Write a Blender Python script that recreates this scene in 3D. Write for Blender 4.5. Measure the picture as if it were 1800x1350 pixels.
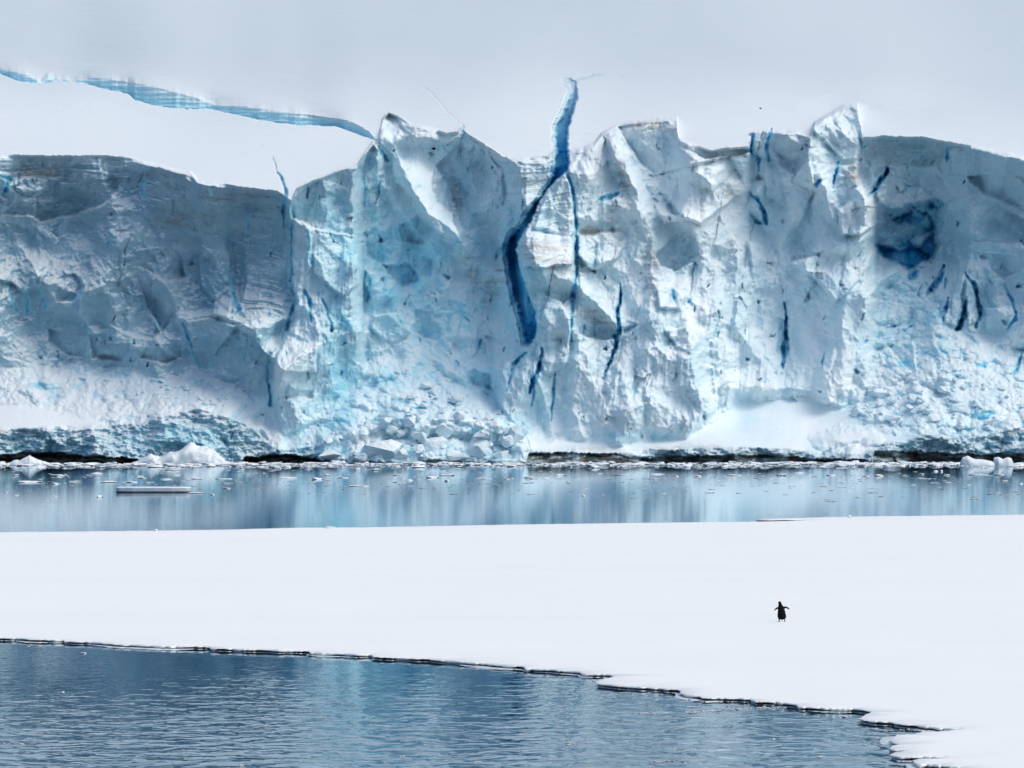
import bpy, bmesh, math, random
import numpy as np
from mathutils import Vector, geometry, noise as mnoise, Matrix

for o in list(bpy.data.objects):
    bpy.data.objects.remove(o, do_unlink=True)
sc = bpy.context.scene
COL = sc.collection

# ------------------------------------------------------------------ camera
F = 10000.0          # focal length in photo pixels (photo 1800 x 1350)
HC = 7.7             # eye height above the water (ship's deck)
HY = 699.0           # photo row of the horizon
Y0 = 667.0           # distance of the glacier's waterline
cd = bpy.data.cameras.new('camera')
cam = bpy.data.objects.new('camera', cd)
COL.objects.link(cam)
cd.sensor_width = 36.0
cd.lens = 200.0
cd.clip_start = 1.0
cd.clip_end = 20000.0
cam.location = (0, 0, HC)
cam.rotation_euler = (math.radians(90) + math.atan((HY - 675) / F), 0, 0)
sc.camera = cam

# ------------------------------------------------------------------ sky, sun, exposure
SUN_EL, SUN_AZ = math.radians(52), math.radians(108)     # azimuth from +Y towards +X
w = bpy.data.worlds.new('World')
sc.world = w
w.use_nodes = True
nt = w.node_tree
nt.nodes.clear()
sky = nt.nodes.new('ShaderNodeTexSky')
sky.sky_type = 'NISHITA'
sky.sun_disc = False
sky.sun_elevation = SUN_EL
sky.sun_rotation = SUN_AZ
sky.air_density = 1.0
sky.dust_density = 4.0
hs = nt.nodes.new('ShaderNodeHueSaturation')
hs.inputs['Saturation'].default_value = 1.12
bg = nt.nodes.new('ShaderNodeBackground')
bg.inputs['Strength'].default_value = 0.15
wo = nt.nodes.new('ShaderNodeOutputWorld')
nt.links.new(sky.outputs[0], hs.inputs['Color'])
nt.links.new(hs.outputs[0], bg.inputs['Color'])
nt.links.new(bg.outputs[0], wo.inputs['Surface'])
sl = bpy.data.lights.new('sun', 'SUN')
sl.energy = 0.76
sl.angle = math.radians(38)
sl.color = (1.0, 0.955, 0.87)
so = bpy.data.objects.new('sun', sl)
COL.objects.link(so)
ldir = Vector((math.cos(SUN_EL) * math.sin(SUN_AZ), math.cos(SUN_EL) * math.cos(SUN_AZ), math.sin(SUN_EL)))
so.rotation_euler = ldir.to_track_quat('Z', 'Y').to_euler()
so.location = ldir * 300
sc.view_settings.view_transform = 'Standard'
sc.view_settings.look = 'None'
sc.view_settings.gamma = 1.0
sc.view_settings.exposure = 0.10
sc.cycles.max_bounces = 10
sc.cycles.diffuse_bounces = 5

# ------------------------------------------------------------------ numpy noise
def _h(ix, iy, seed):
    n = (ix.astype(np.int64) * 374761393 + iy.astype(np.int64) * 668265263 + seed * 1442695041) & 0xffffffff
    n = ((n ^ (n >> 13)) * 1274126177) & 0xffffffff
    n = ((n ^ (n >> 16)) * 2246822519) & 0xffffffff
    n = n ^ (n >> 15)
    return (n & 0xffffff).astype(np.float32) / 16777216.0

def perlin(x, y, seed=0):
    x, y = np.broadcast_arrays(np.asarray(x, np.float32), np.asarray(y, np.float32))
    x0 = np.floor(x); y0 = np.floor(y)
    fx = x - x0; fy = y - y0
    u = fx * fx * fx * (fx * (fx * 6 - 15) + 10)
    v = fy * fy * fy * (fy * (fy * 6 - 15) + 10)
    def g(i, j):
        a = _h(x0 + i, y0 + j, seed) * (2 * np.pi)
        return np.cos(a) * (fx - i) + np.sin(a) * (fy - j)
    a = g(0, 0); b = g(1, 0); c = g(0, 1); d = g(1, 1)
    return (a + u * (b - a) + v * ((c + u * (d - c)) - (a + u * (b - a)))) * 1.4

def fbm(x, y, octv, seed, gain=0.5):
    s = 0; a = 1.0; f = 1.0; t = 0
    for k in range(octv):
        s = s + a * perlin(x * f + 13.7 * k, y * f - 7.3 * k, seed + k)
        t += a; a *= gain; f *= 2.03
    return s / t

def cells(x, y, seed, kind, tilt=0.8, k=1.0, off=0.5):
    """kind 'scoop': concave bowls meeting in sharp ridges; 'block': sharp polyhedral lumps;
    returns protrusion (about -1..1) and a random number per winning cell"""
    x0 = np.floor(x); y0 = np.floor(y)
    best = np.full(x.shape, 1e9 if kind == 'scoop' else -1e9, np.float32)
    rid = np.zeros(x.shape, np.float32)
    for i in (-1, 0, 1):
        for j in (-1, 0, 1):
            cx = x0 + i; cy = y0 + j
            px = cx + 0.1 + 0.8 * _h(cx, cy, seed)
            py = cy + 0.1 + 0.8 * _h(cx, cy, seed + 1)
            dx = x - px; dy = y - py
            gx = (_h(cx, cy, seed + 2) - .5) * 2 * tilt
            gy = (_h(cx, cy, seed + 3) - .5) * 2 * tilt
            h = (_h(cx, cy, seed + 4) - .5) * 2 * off
            q = k * (dx * dx + dy * dy)
            if kind == 'scoop':
                val = h + gx * dx + gy * dy + q
                m = val < best
            else:
                val = h + gx * dx + gy * dy - q
                m = val > best
            best = np.where(m, val, best)
            rid = np.where(m, _h(cx, cy, seed + 5), rid)
    return best, rid

def sstep(a, b, x):
    t = np.clip((x - a) / (b - a), 0, 1)
    return t * t * (3 - 2 * t)

def lerp(a, b, t): return a + (b - a) * t

def curve(pts, x, wob=0, seed=0, sc_=40.0):
    p = np.array(pts, np.float32)
    r = np.interp(x, p[:, 0], p[:, 1]).astype(np.float32)
    if wob:
        r = r + wob * fbm(x / sc_, x * 0 + 3.3, 3, seed)
    return r

def polydist(X, Y, pts):
    """distance to a polyline, parameter 0..1 along it; only near its box"""
    d = np.full(X.shape, 1e6, np.float32); t = np.zeros(X.shape, np.float32)
    n = len(pts) - 1
    for i in range(n):
        ax, ay = pts[i][:2]; bx, by = pts[i + 1][:2]
        vx, vy = bx - ax, by - ay
        L = vx * vx + vy * vy + 1e-6
        s = np.clip(((X - ax) * vx + (Y - ay) * vy) / L, 0, 1)
        dd = np.hypot(X - ax - s * vx, Y - ay - s * vy)
        m = dd < d
        d = np.where(m, dd, d); t = np.where(m, (i + s) / n, t)
    return d, t

def poly_mask(X, Y, pts, soft=3.0):
    """soft inside mask of a polygon"""
    inside = np.zeros(X.shape, bool)
    n = len(pts)
    for i in range(n):
        ax, ay = pts[i]; bx, by = pts[(i + 1) % n]
        c = ((ay > Y) != (by > Y)) & (X < (bx - ax) * (Y - ay) / ((by - ay) if by != ay else 1e-6) + ax)
        inside ^= c
    d, _ = polydist(X, Y, list(pts) + [pts[0]])
    sd = np.where(inside, -d, d)
    return np.clip(0.5 - sd / (2 * soft), 0, 1)

# ------------------------------------------------------------------ material helpers
def new_mat(name):
    m = bpy.data.materials.new(name)
    m.use_nodes = True
    n = m.node_tree
    b = n.nodes['Principled BSDF']
    return m, n, b

def N(nt_, typ, **kw):
    n = nt_.nodes.new(typ)
    for k, v in kw.items():
        if k in n.inputs.keys():
            n.inputs[k].default_value = v
        else:
            setattr(n, k, v)
    return n

def ramp(nt_, fac, stops):
    r = nt_.nodes.new('ShaderNodeValToRGB')
    e = r.color_ramp.elements
    while len(e) < len(stops):
        e.new(0.5)
    for i, (p, c) in enumerate(stops):
        e[i].position = p
        e[i].color = (*c, 1) if len(c) == 3 else c
    nt_.links.new(fac, r.inputs[0])
    return r.outputs[0]

def mixc(nt_, fac, a, b):
    m = nt_.nodes.new('ShaderNodeMix')
    m.data_type = 'RGBA'
    for sock, v in ((m.inputs['Factor'], fac), (m.inputs['A'], a), (m.inputs['B'], b)):
        pass
    fi = m.inputs[0]; ai = m.inputs[6]; bi = m.inputs[7]
    for s, v in ((fi, fac), (ai, a), (bi, b)):
        if isinstance(v, (int, float)):
            s.default_value = v
        elif isinstance(v, tuple):
            s.default_value = (*v, 1)
        else:
            nt_.links.new(v, s)
    return m.outputs[2]

def math_(nt_, op, a, b=None, clamp=False):
    m = nt_.nodes.new('ShaderNodeMath')
    m.operation = op; m.use_clamp = clamp
    for i, v in enumerate((a, b)):
        if v is None: continue
        if isinstance(v, (int, float)): m.inputs[i].default_value = v
        else: nt_.links.new(v, m.inputs[i])
    return m.outputs[0]

def noise_(nt_, scale, detail=4, rough=0.55, vec=None, dist=0.0):
    n = nt_.nodes.new('ShaderNodeTexNoise')
    n.inputs['Scale'].default_value = scale
    n.inputs['Detail'].default_value = detail
    n.inputs['Roughness'].default_value = rough
    n.inputs['Distortion'].default_value = dist
    if vec is not None: nt_.links.new(vec, n.inputs['Vector'])
    return n.outputs[0]

def mapping(nt_, scale=(1, 1, 1), rot=(0, 0, 0), coord='Object'):
    tc = nt_.nodes.new('ShaderNodeTexCoord')
    mp = nt_.nodes.new('ShaderNodeMapping')
    mp.inputs['Scale'].default_value = scale
    mp.inputs['Rotation'].default_value = rot
    nt_.links.new(tc.outputs[coord], mp.inputs['Vector'])
    return mp.outputs[0]

def bump_(nt_, height, dist, strength=1.0):
    b = nt_.nodes.new('ShaderNodeBump')
    b.inputs['Strength'].default_value = strength
    b.inputs['Distance'].default_value = dist
    nt_.links.new(height, b.inputs['Height'])
    return b.outputs[0]

SNOW = (0.815, 0.895, 0.92)

def mat_glacier():
    m, n, b = new_mat('glacier_ice')
    L = n.links
    def attr(nm):
        a = n.nodes.new('ShaderNodeAttribute'); a.attribute_name = nm
        return a.outputs['Fac']
    snow, blue, deep, dirt, rock, tone = (attr(k) for k in ('snow', 'blue', 'deep', 'dirt', 'rock', 'tone'))
    v = mapping(n, (1, 1, 1))
    n1 = noise_(n, 0.35, 6, 0.62, v, 0.4)
    n2 = noise_(n, 2.2, 5, 0.6, v)
    vs = mapping(n, (0.15, 0.15, 2.2))
    n3 = noise_(n, 1.0, 5, 0.6, vs)
    # bare glacier ice, from grey blue to pale
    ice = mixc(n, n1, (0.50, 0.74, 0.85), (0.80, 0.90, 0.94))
    ice = mixc(n, math_(n, 'MULTIPLY', tone, 1.0, True), ice, (0.19, 0.385, 0.51))  # tone darkens the ice: dirt on the wall, painted shade on some faces
    # snow: masks, plus whatever the slope can hold
    geo = n.nodes.new('ShaderNodeNewGeometry')
    sx = n.nodes.new('ShaderNodeSeparateXYZ'); L.new(geo.outputs['Normal'], sx.inputs[0])
    up = math_(n, 'ADD', sx.outputs['Z'], math_(n, 'MULTIPLY', math_(n, 'SUBTRACT', n2, 0.5), 0.45))
    hold = ramp(n, up, [(0.22, (0, 0, 0)), (0.72, (1, 1, 1))])
    notdeep = math_(n, 'SUBTRACT', 1.0, math_(n, 'MAXIMUM', deep, rock), True)
    s_all = math_(n, 'MULTIPLY', math_(n, 'MAXIMUM', snow, math_(n, 'MULTIPLY', hold, 0.85)), notdeep, True)
    bl = mixc(n, n1, (0.15, 0.61, 0.82), (0.44, 0.83, 0.93))
    c = mixc(n, math_(n, 'MULTIPLY', blue, 1.0, True), ice, bl)
    c = mixc(n, math_(n, 'MULTIPLY', s_all, math_(n, 'SUBTRACT', 1.0, math_(n, 'MULTIPLY', blue, 0.9), True)), c, SNOW)
    slope_dim = attr('slope')
    c = mixc(n, slope_dim, c, mixc(n, noise_(n, 0.03, 4, 0.5, v), (0.56, 0.663, 0.713), (0.572, 0.675, 0.723)))  # dimmer light of the upper slope put into its snow colour
    # streaks of blown dust along the layers
    dm = math_(n, 'MULTIPLY', dirt, ramp(n, math_(n, 'ADD', math_(n, 'MULTIPLY', n3, 0.6), math_(n, 'MULTIPLY', n2, 0.4)), [(0.44, (0, 0, 0)), (0.58, (1, 1, 1))]), True)
    c = mixc(n, math_(n, 'MULTIPLY', dm, 0.75), c, (0.30, 0.245, 0.20))
    c = mixc(n, deep, c, (0.006, 0.38, 0.71))
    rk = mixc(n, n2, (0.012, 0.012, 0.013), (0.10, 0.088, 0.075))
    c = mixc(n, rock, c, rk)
    L.new(c, b.inputs['Base Color'])
    b.inputs['Roughness'].default_value = 0.62
    # clear ice lets light through: blue glow inside the crevasses
    L.new(math_(n, 'MAXIMUM', deep, math_(n, 'MULTIPLY', math_(n, 'SUBTRACT', blue, 0.45, True), 1.4), True), b.inputs['Subsurface Weight'])
    b.inputs['Subsurface Radius'].default_value = (0.15, 0.8, 1.3)
    b.inputs['Subsurface Scale'].default_value = 1.6
    b.inputs['Specular IOR Level'].default_value = 0.25
    n4 = noise_(n, 1.3, 8, 0.65, v, 0.3)
    bb = bump_(n, n4, 0.45, 0.5)
    L.new(math_(n, 'SUBTRACT', 0.75, math_(n, 'MULTIPLY', snow, 0.68)), bb.node.inputs['Strength'])
    L.new(bb, b.inputs['Normal'])
    return m

def mat_snow(name, big=0.4, col=SNOW):
    m, n, b = new_mat(name)
    v = mapping(n, (0.25, 1.0, 1.0))
    a = noise_(n, 0.10, 5, 0.55, v)
    c = mixc(n, a, tuple(x * 0.96 for x in col), tuple(min(1, x * 1.03) for x in col))
    n.links.new(c, b.inputs['Base Color'])
    b.inputs['Roughness'].default_value = 0.8
    b.inputs['Specular IOR Level'].default_value = 0.15
    h = noise_(n, 0.5, 8, 0.6, v)
    n.links.new(bump_(n, h, big, 0.35), b.inputs['Normal'])
    return m

def mat_ice(name, base, hi, rough=0.45, scale=1.5, bump=0.15):
    m, n, b = new_mat(name)
    v = mapping(n)
    a = noise_(n, scale, 5, 0.6, v)
    geo = n.nodes.new('ShaderNodeNewGeometry')
    sx = n.nodes.new('ShaderNodeSeparateXYZ'); n.links.new(geo.outputs['Normal'], sx.inputs[0])
    hold = ramp(n, math_(n, 'ADD', sx.outputs['Z'], math_(n, 'MULTIPLY', math_(n, 'SUBTRACT', a, 0.5), 0.5)), [(0.15, (0, 0, 0)), (0.6, (1, 1, 1))])
    c = mixc(n, ramp(n, a, [(0.35, (0, 0, 0)), (0.65, (1, 1, 1))]), base, hi)
    c = mixc(n, math_(n, 'MULTIPLY', hold, 0.8), c, SNOW)
    n.links.new(c, b.inputs['Base Color'])
    b.inputs['Roughness'].default_value = rough
    b.inputs['Specular IOR Level'].default_value = 0.3
    h = noise_(n, scale * 3, 6, 0.65, v)
    n.links.new(bump_(n, h, bump, 0.6), b.inputs['Normal'])
    return m

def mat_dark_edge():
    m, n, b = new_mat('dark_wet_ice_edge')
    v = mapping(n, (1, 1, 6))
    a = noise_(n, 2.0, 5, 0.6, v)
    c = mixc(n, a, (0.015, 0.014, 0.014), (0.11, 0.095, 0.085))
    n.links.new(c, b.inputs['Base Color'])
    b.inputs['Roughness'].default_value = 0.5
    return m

def mat_water():
    m, n, b = new_mat('sea_water')
    # bluish body under a slightly blue mirror, split by the Fresnel law
    gl = n.nodes.new('ShaderNodeBsdfGlossy'); gl.inputs['Color'].default_value = (0.78, 0.88, 0.94, 1); gl.inputs['Roughness'].default_value = 0.015
    fr_ = n.nodes.new('ShaderNodeFresnel'); fr_.inputs['IOR'].default_value = 1.33
    mx = n.nodes.new('ShaderNodeMixShader')
    n.links.new(fr_.outputs[0], mx.inputs[0]); n.links.new(b.outputs[0], mx.inputs[1]); n.links.new(gl.outputs[0], mx.inputs[2])
    n.links.new(mx.outputs[0], n.nodes['Material Output'].inputs['Surface'])
    b.inputs['Specular IOR Level'].default_value = 0.0
    b.inputs['Base Color'].default_value = (0.006, 0.045, 0.085, 1)
    b.inputs['Specular Tint'].default_value = (0.66, 0.88, 1.0, 1)
    b.inputs['Roughness'].default_value = 0.012
    b.inputs['IOR'].default_value = 1.33
    L = n.links
    v = mapping(n, (1.2, 0.75, 1.0))
    tc = n.nodes.new('ShaderNodeTexCoord')
    sx = n.nodes.new('ShaderNodeSeparateXYZ'); L.new(tc.outputs['Object'], sx.inputs[0])
    big = noise_(n, 0.10, 3, 0.5, v)
    # ripples: fresh near the ship, dying out towards the lee of the floe, faint beyond it
    mr = n.nodes.new('ShaderNodeMapRange')
    mr.inputs['From Min'].default_value = 108; mr.inputs['From Max'].default_value = 170
    mr.inputs['To Min'].default_value = 1.0; mr.inputs['To Max'].default_value = 0.015
    yy = math_(n, 'ADD', sx.outputs['Y'], math_(n, 'MULTIPLY', math_(n, 'SUBTRACT', big, 0.5), 40.0))
    L.new(yy, mr.inputs['Value'])
    a = noise_(n, 0.9, 2, 0.5, v, 0.3)
    a2 = noise_(n, 2.6, 2, 0.5, v)
    a3 = noise_(n, 0.28, 2, 0.5, v)
    h = math_(n, 'ADD', math_(n, 'MULTIPLY', a, 0.060), math_(n, 'MULTIPLY', a3, 0.012))
    h = math_(n, 'MULTIPLY', h, mr.outputs[0])
    h = math_(n, 'ADD', h, math_(n, 'MULTIPLY', a2, 0.0035))
    bb = bump_(n, h, 1.0, 1.0)
    L.new(bb, b.inputs['Normal']); L.new(bb, gl.inputs['Normal']); L.new(bb, fr_.inputs['Normal'])
    return m

# ------------------------------------------------------------------ object helpers
def tag(o, label=None, cat=None, group=None, kind=None):
    if label: o['label'] = label
    if cat: o['category'] = cat
    if group: o['group'] = group
    if kind: o['kind'] = kind
    return o

def link_mesh(name, verts, faces, mats, smooth=True, parent=None):
    me = bpy.data.meshes.new(name)
    me.from_pydata(verts, [], faces)
    for mm in (mats if isinstance(mats, (list, tuple)) else [mats]):
        me.materials.append(mm)
    if smooth:
        me.polygons.foreach_set('use_smooth', [True] * len(me.polygons))
    me.update()
    o = bpy.data.objects.new(name, me)
    COL.objects.link(o)
    if parent: o.parent = parent
    return o

def ray(px, py, Y):
    return (px - 900) * Y / F, Y, HC + (HY - py) * Y / F

def on_water(px, py, z=0.0):
    Y = (HC - z) * F / (py - HY)
    return (px - 900) * Y / F, Y, z

# ================================================================== THE GLACIER
STEP = 1.25
cx = np.concatenate([np.arange(-4000, -600, 40), np.arange(-600, -60, 10), np.arange(-60, 1860, STEP),
                     np.arange(1860, 2400, 10), np.arange(2400, 5800, 40)]).astype(np.float32)
ry = np.concatenate([np.arange(824, -16, -STEP), np.geomspace(16, 1600, 60) * -1.0]).astype(np.float32)
PX, PY = np.meshgrid(cx, ry)
H_, W_ = PX.shape

# domain warp used by most features
WX = PX + 16 * fbm(PX / 70, PY / 70, 3, 11) + 3.0 * fbm(PX / 11, PY / 11, 2, 12)
WY = PY + 16 * fbm(PX / 70, PY / 70, 3, 21) + 3.0 * fbm(PX / 11, PY / 11, 2, 22)

# cliff top edge
Tpts = [(-4000, 250), (-600, 262), (0, 271), (100, 273), (180, 272), (225, 276), (260, 284), (320, 299), (335, 300), (346, 314), (360, 320), (400, 323),
        (450, 331), (488, 335), (500, 342), (512, 352), (522, 330), (545, 318), (585, 303), (628, 290), (640, 270), (655, 249), (664, 262), (668, 230), (674, 205),
        (684, 197), (700, 203), (722, 217), (760, 224), (785, 233), (806, 228), (812, 222), (820, 232), (850, 252), (885, 275), (905, 276), (965, 273),
        (975, 262), (1010, 262), (1045, 250), (1058, 233), (1080, 222), (1110, 212), (1190, 205), (1192, 240), (1215, 252), (1250, 264), (1280, 258), (1318, 258),
        (1320, 232), (1345, 228), (1400, 229), (1425, 236), (1432, 214), (1460, 198), (1485, 184), (1508, 181), (1512, 205), (1516, 241), (1560, 238), (1620, 240),
        (1680, 250), (1740, 262), (1800, 274), (2400, 300), (5800, 280)]
T = curve(Tpts, cx, 2.4, 31, 24.0)[None, :] + 0.5 * perlin(cx / 7.0, cx * 0, 32)[None, :]

def plane(px, py):
    und = 5.0 * fbm(px / 700, py / 330, 2, 41) + 0.1 * fbm(px / 160, py / 60, 2, 42) - 5
    return 21 + (272 - py) * 0.165 + und + np.clip((px - 1300) / 500, 0, 3) ** 2 * 1.5

Lr = curve([(-4000, 60), (-600, 95), (0, 130), (30, 142), (65, 148), (95, 142), (150, 147), (185, 157), (225, 165), (236, 175), (270, 186), (310, 191), (370, 192),
            (420, 203), (460, 212), (520, 220), (590, 222), (640, 240), (660, 246)], cx, 1.5, 51, 14)[None, :]
Ur = curve([(-4000, 50), (-600, 84), (0, 121), (45, 131), (72, 145), (84, 137), (110, 140), (125, 143), (160, 138), (190, 139), (240, 147), (290, 158), (340, 171),
            (378, 185), (430, 187), (470, 193), (560, 205), (620, 214), (650, 230), (660, 243)], cx, 1.2, 52, 22)[None, :]
Ur = np.minimum(Ur, Lr - 0.5)
rift_on = (cx < 664)[None, :]
J = 5.0 * (1 - sstep(560, 664, cx))[None, :]

P = plane(PX, PY)
# behind the rift: drop to the wall foot, wall, then the slope goes on
PL = plane(cx[None, :], Lr)
PU = plane(cx[None, :], Ur)
wall = PL + J + (Lr - PY) * 0.02
shift = (PL + J + (Lr - Ur) * 0.02) - PU
ker = np.exp(-np.linspace(-2.2, 2.2, 301) ** 2); ker /= ker.sum()
shift = shift * (1 - sstep(600, 664, cx))[None, :]
shs = np.convolve(np.pad(shift[0], 150, mode='edge'), ker, mode='valid').astype(np.float32)[None, :]
Urs = np.convolve(np.pad(Ur[0], 150, mode='edge'), ker, mode='valid').astype(np.float32)[None, :]
sh_eff = lerp(shift, shs, sstep(0, 30, Ur - PY)) * (1 - sstep(520, 655, cx))[None, :]
behind = np.where(PY > Ur, wall, P + sh_eff * np.exp(-np.clip(Urs - PY, 0, 9999) / 260))
SL = np.where(rift_on & (PY < Lr), behind, P)
m_rift = (rift_on & (PY < Lr) & (PY > Ur)).astype(np.float32)

# knots of the face, from the water up
def K(pts_y, pts_d, wob=4, seed=0):
    return curve(pts_y, cx, wob, seed, 45.0)[None, :], curve(pts_d, cx, 0.4, seed + 1, 120.0)[None, :]
k2 = K([(-600, 750), (0, 757), (60, 752), (130, 757), (200, 748), (260, 742), (300, 727), (350, 719), (400, 733), (440, 752), (470, 780), (500, 790), (560, 785), (620, 760), (700, 735),
        (800, 738), (870, 745), (915, 765), (930, 790), (1000, 796), (1100, 797), (1130, 801), (1190, 790), (1300, 786), (1400, 789), (1425, 797), (1520, 797), (1540, 782), (1590, 776),
        (1620, 762), (1660, 768), (1700, 772), (1740, 765), (1760, 758), (1800, 750), (2400, 750)],
       [(-600, 2), (0, 2), (300, 2), (400, 2), (470, 1.5), (620, 2), (800, 3), (915, 2), (930, 2.5), (1800, 2.5)], 3, 61)
k3 = K([(-600, 630), (0, 625), (60, 640), (160, 655), (250, 660), (330, 668), (400, 690), (460, 730), (500, 765), (540, 762), (580, 730), (640, 668), (690, 645), (740, 640), (800, 650),
        (850, 688), (880, 720), (925, 768), (1000, 776), (1100, 778), (1210, 772), (1250, 735), (1320, 706), (1380, 692), (1470, 700), (1520, 660), (1600, 600), (1640, 570), (1720, 585), (1800, 640), (2400, 640)],
       [(-600, 15), (0, 16), (200, 14), (330, 12), (400, 8), (480, 4), (560, 5), (640, 11), (740, 14), (850, 11), (900, 6), (930, 5.5), (1210, 6), (1300, 15), (1400, 17), (1480, 15), (1600, 20), (1800, 18), (2400, 18)], 4, 71)
k4y = curve([(-600, 450), (0, 450), (400, 460), (640, 450), (800, 480), (950, 480), (1300, 480), (1600, 420), (1800, 430)], cx, 6, 81)[None, :]
k4d = curve([(-600, 18), (0, 17), (150, 15.5), (300, 14.5), (420, 13), (500, 9), (560, 8.5), (620, 10), (640, 16), (720, 19), (860, 20), (905, 16), (925, 10), (1000, 10), (1050, 13), (1120, 13),
             (1200, 16), (1300, 20), (1400, 21), (1520, 22), (1545, 27), (1640, 27), (1700, 23), (1800, 21), (2400, 21)], cx, 0.8, 82, 140)[None, :]
DT0 = plane(cx[None, :], T)
_k = np.exp(-np.linspace(-2, 2, 41) ** 2); _k /= _k.sum()
DTs = np.convolve(np.pad(DT0[0], 20, mode='edge'), _k, mode='valid').astype(np.float32)[None, :]
t1 = k2[0]; d1 = k2[1]
zero = curve([(-600, 0), (925, 0), (1800, 0)], cx, 1.5, 91, 70)[None, :]
seg0 = lerp(zero, d1, np.clip((818 - PY) / np.maximum(818 - t1, 1), 0, 1))
u = np.clip((t1 - PY) / np.maximum(t1 - k3[0], 1), 0, 1)
seg1 = lerp(d1, k3[1], u ** 0.9)
u = np.clip((k3[0] - PY) / np.maximum(k3[0] - k4y, 1), 0, 1)
seg2 = lerp(k3[1], k4d, u)
u = np.clip((k4y - PY) / np.maximum(k4y - T, 1), 0, 1)
DT = lerp(DTs, DT0, u ** 8)
pw = curve([(-600, 2.0), (640, 2.0), (680, 1.2), (880, 1.2), (910, 1.5), (1060, 1.5), (1100, 1.0), (1320, 1.2), (1420, 1.4), (1520, 1.8), (1800, 1.9)], cx)[None, :]
top_frac = u ** pw
seg3 = lerp(k4d, DT - 1.0, top_frac)
D = np.where(PY > t1, seg0, np.where(PY > k3[0], seg1, np.where(PY > k4y, seg2, seg3)))
def hblur(A, n_):
    ker_ = np.exp(-np.linspace(-2.2, 2.2, 2 * n_ + 1) ** 2); ker_ /= ker_.sum()
    i0 = int(np.argmin(np.abs(cx + 60))); i1 = int(np.argmin(np.abs(cx - 1860)))
    out = A.copy()
    sub = A[:, i0:i1]
    pad = np.pad(sub, ((0, 0), (n_, n_)), mode='edge')
    acc = np.zeros_like(sub)
    for q_, kv in enumerate(ker_): acc += kv * pad[:, q_:q_ + sub.shape[1]]
    out[:, i0:i1] = acc
    return out
smoothR = poly_mask(WX, WY, [(925, 765), (1000, 777), (1210, 773), (1240, 745), (1300, 712), (1380, 698), (1470, 715), (1530, 752), (1640, 765), (1600, 790), (930, 795)], 4)
smoothL = poly_mask(WX, WY, [(-80, 715), (60, 712), (130, 728), (180, 742), (120, 754), (-80, 758)], 4)
D = lerp(D, hblur(D, 26), np.clip(smoothR + smoothL, 0, 1))
SL = lerp(SL, hblur(SL, 26), sstep(2, 14, Ur - PY) * (1 - sstep(590, 655, cx))[None, :])
face = (PY > T)
mf = sstep(0, 7, PY - T)                    # 0 at the top edge .. 1 on the face
D = np.where(face, D, SL)

zeroM = np.zeros_like(D)
snow = np.where(face, 0.0, 1.0).astype(np.float32)
blue = zeroM.copy(); deep = zeroM.copy(); dirt = zeroM.copy(); rock = zeroM.copy(); tone = zeroM.copy()
blue = np.maximum(blue, m_rift * np.clip(0.35 + 0.5 * (PY - Ur) / np.maximum(Lr - Ur, 2), 0, 0.85)); snow = np.where(m_rift > 0, 0, snow)

# snow draped over the rim: the surface rolls over before it drops
drape_w = curve([(-600, 0), (640, 0), (664, 26), (760, 26), (820, 8), (890, 12), (960, 16), (1000, 40), (1060, 60), (1110, 24), (1190, 20), (1215, 40), (1260, 30), (1312, 14), (1322, 2), (1420, 6), (1436, 14), (1508, 22), (1520, 3), (1660, 6), (1800, 10)], cx, 3, 95, 30)[None, :]
drape_w = np.maximum(drape_w, 0)
below = np.clip(PY - T, 0, None)
D -= 0.085 * np.minimum(below, drape_w) * np.exp(-np.clip(below - drape_w, 0, None) / 90)
drape_n = drape_w * (1 + 0.9 * fbm(PX / 30, PY / 30, 3, 96))
snow = np.maximum(snow, np.where(face, 0.95 * sstep(drape_n + 3, drape_n - 6, below) * (drape_w > 1), snow))
# region weights --------------------------------------------------------------
def blob(x, y, rx, ry_, ang=0.0, soft=1.0):
    a = math.radians(ang); ca, sa = math.cos(a), math.sin(a)
    dx = WX - x; dy = WY - y
    u_ = (dx * ca + dy * sa) / rx; v_ = (-dx * sa + dy * ca) / ry_
    return np.clip((1.0 - np.hypot(u_, v_)) / soft * 1.6, 0, 1)

apron = poly_mask(WX, WY, [(600, 700), (680, 645), (760, 640), (850, 690), (925, 765), (925, 815), (560, 815), (560, 740)], 6)
apronR = poly_mask(WX, WY, [(1480, 720), (1540, 640), (1530, 520), (1600, 470), (1680, 580), (1740, 600), (1830, 560), (1900, 780), (1600, 775), (1470, 745)], 8)
apronL = poly_mask(WX, WY, [(-80, 620), (100, 650), (250, 655), (340, 665), (440, 700), (470, 770), (400, 735), (330, 715), (200, 742), (-80, 755)], 6)
footzone = sstep(-4, 6, PY - t1)
wallL = poly_mask(WX, WY, [(-900, 262), (330, 290), (400, 325), (500, 340), (515, 480), (500, 600), (470, 700), (380, 690), (250, 655), (100, 640), (-900, 620)], 8)
strata_on = np.clip(poly_mask(WX, WY, [(-900, 262), (330, 290), (500, 338), (505, 560), (430, 560), (400, 430), (250, 380), (-900, 400)], 14)
                    + poly_mask(WX, WY, [(885, 270), (975, 270), (940, 360), (880, 400)], 8) + poly_mask(WX, WY, [(930, 300), (1000, 300), (1010, 480), (915, 480)], 8)
                    + 0.7 * poly_mask(WX, WY, [(1512, 240), (1680, 250), (1660, 320), (1530, 310)], 12) + 0.6 * poly_mask(WX, WY, [(660, 200), (830, 225), (780, 260), (700, 250)], 6), 0, 1)
whole = mf * (1 - 0.93 * np.clip(smoothR + smoothL, 0, 1))
rubble = np.clip(apron + apronR + apronL * 0.8, 0, 1) * (1 - np.clip(smoothR + smoothL, 0, 1))
clean = whole * (1 - rubble)

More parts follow.
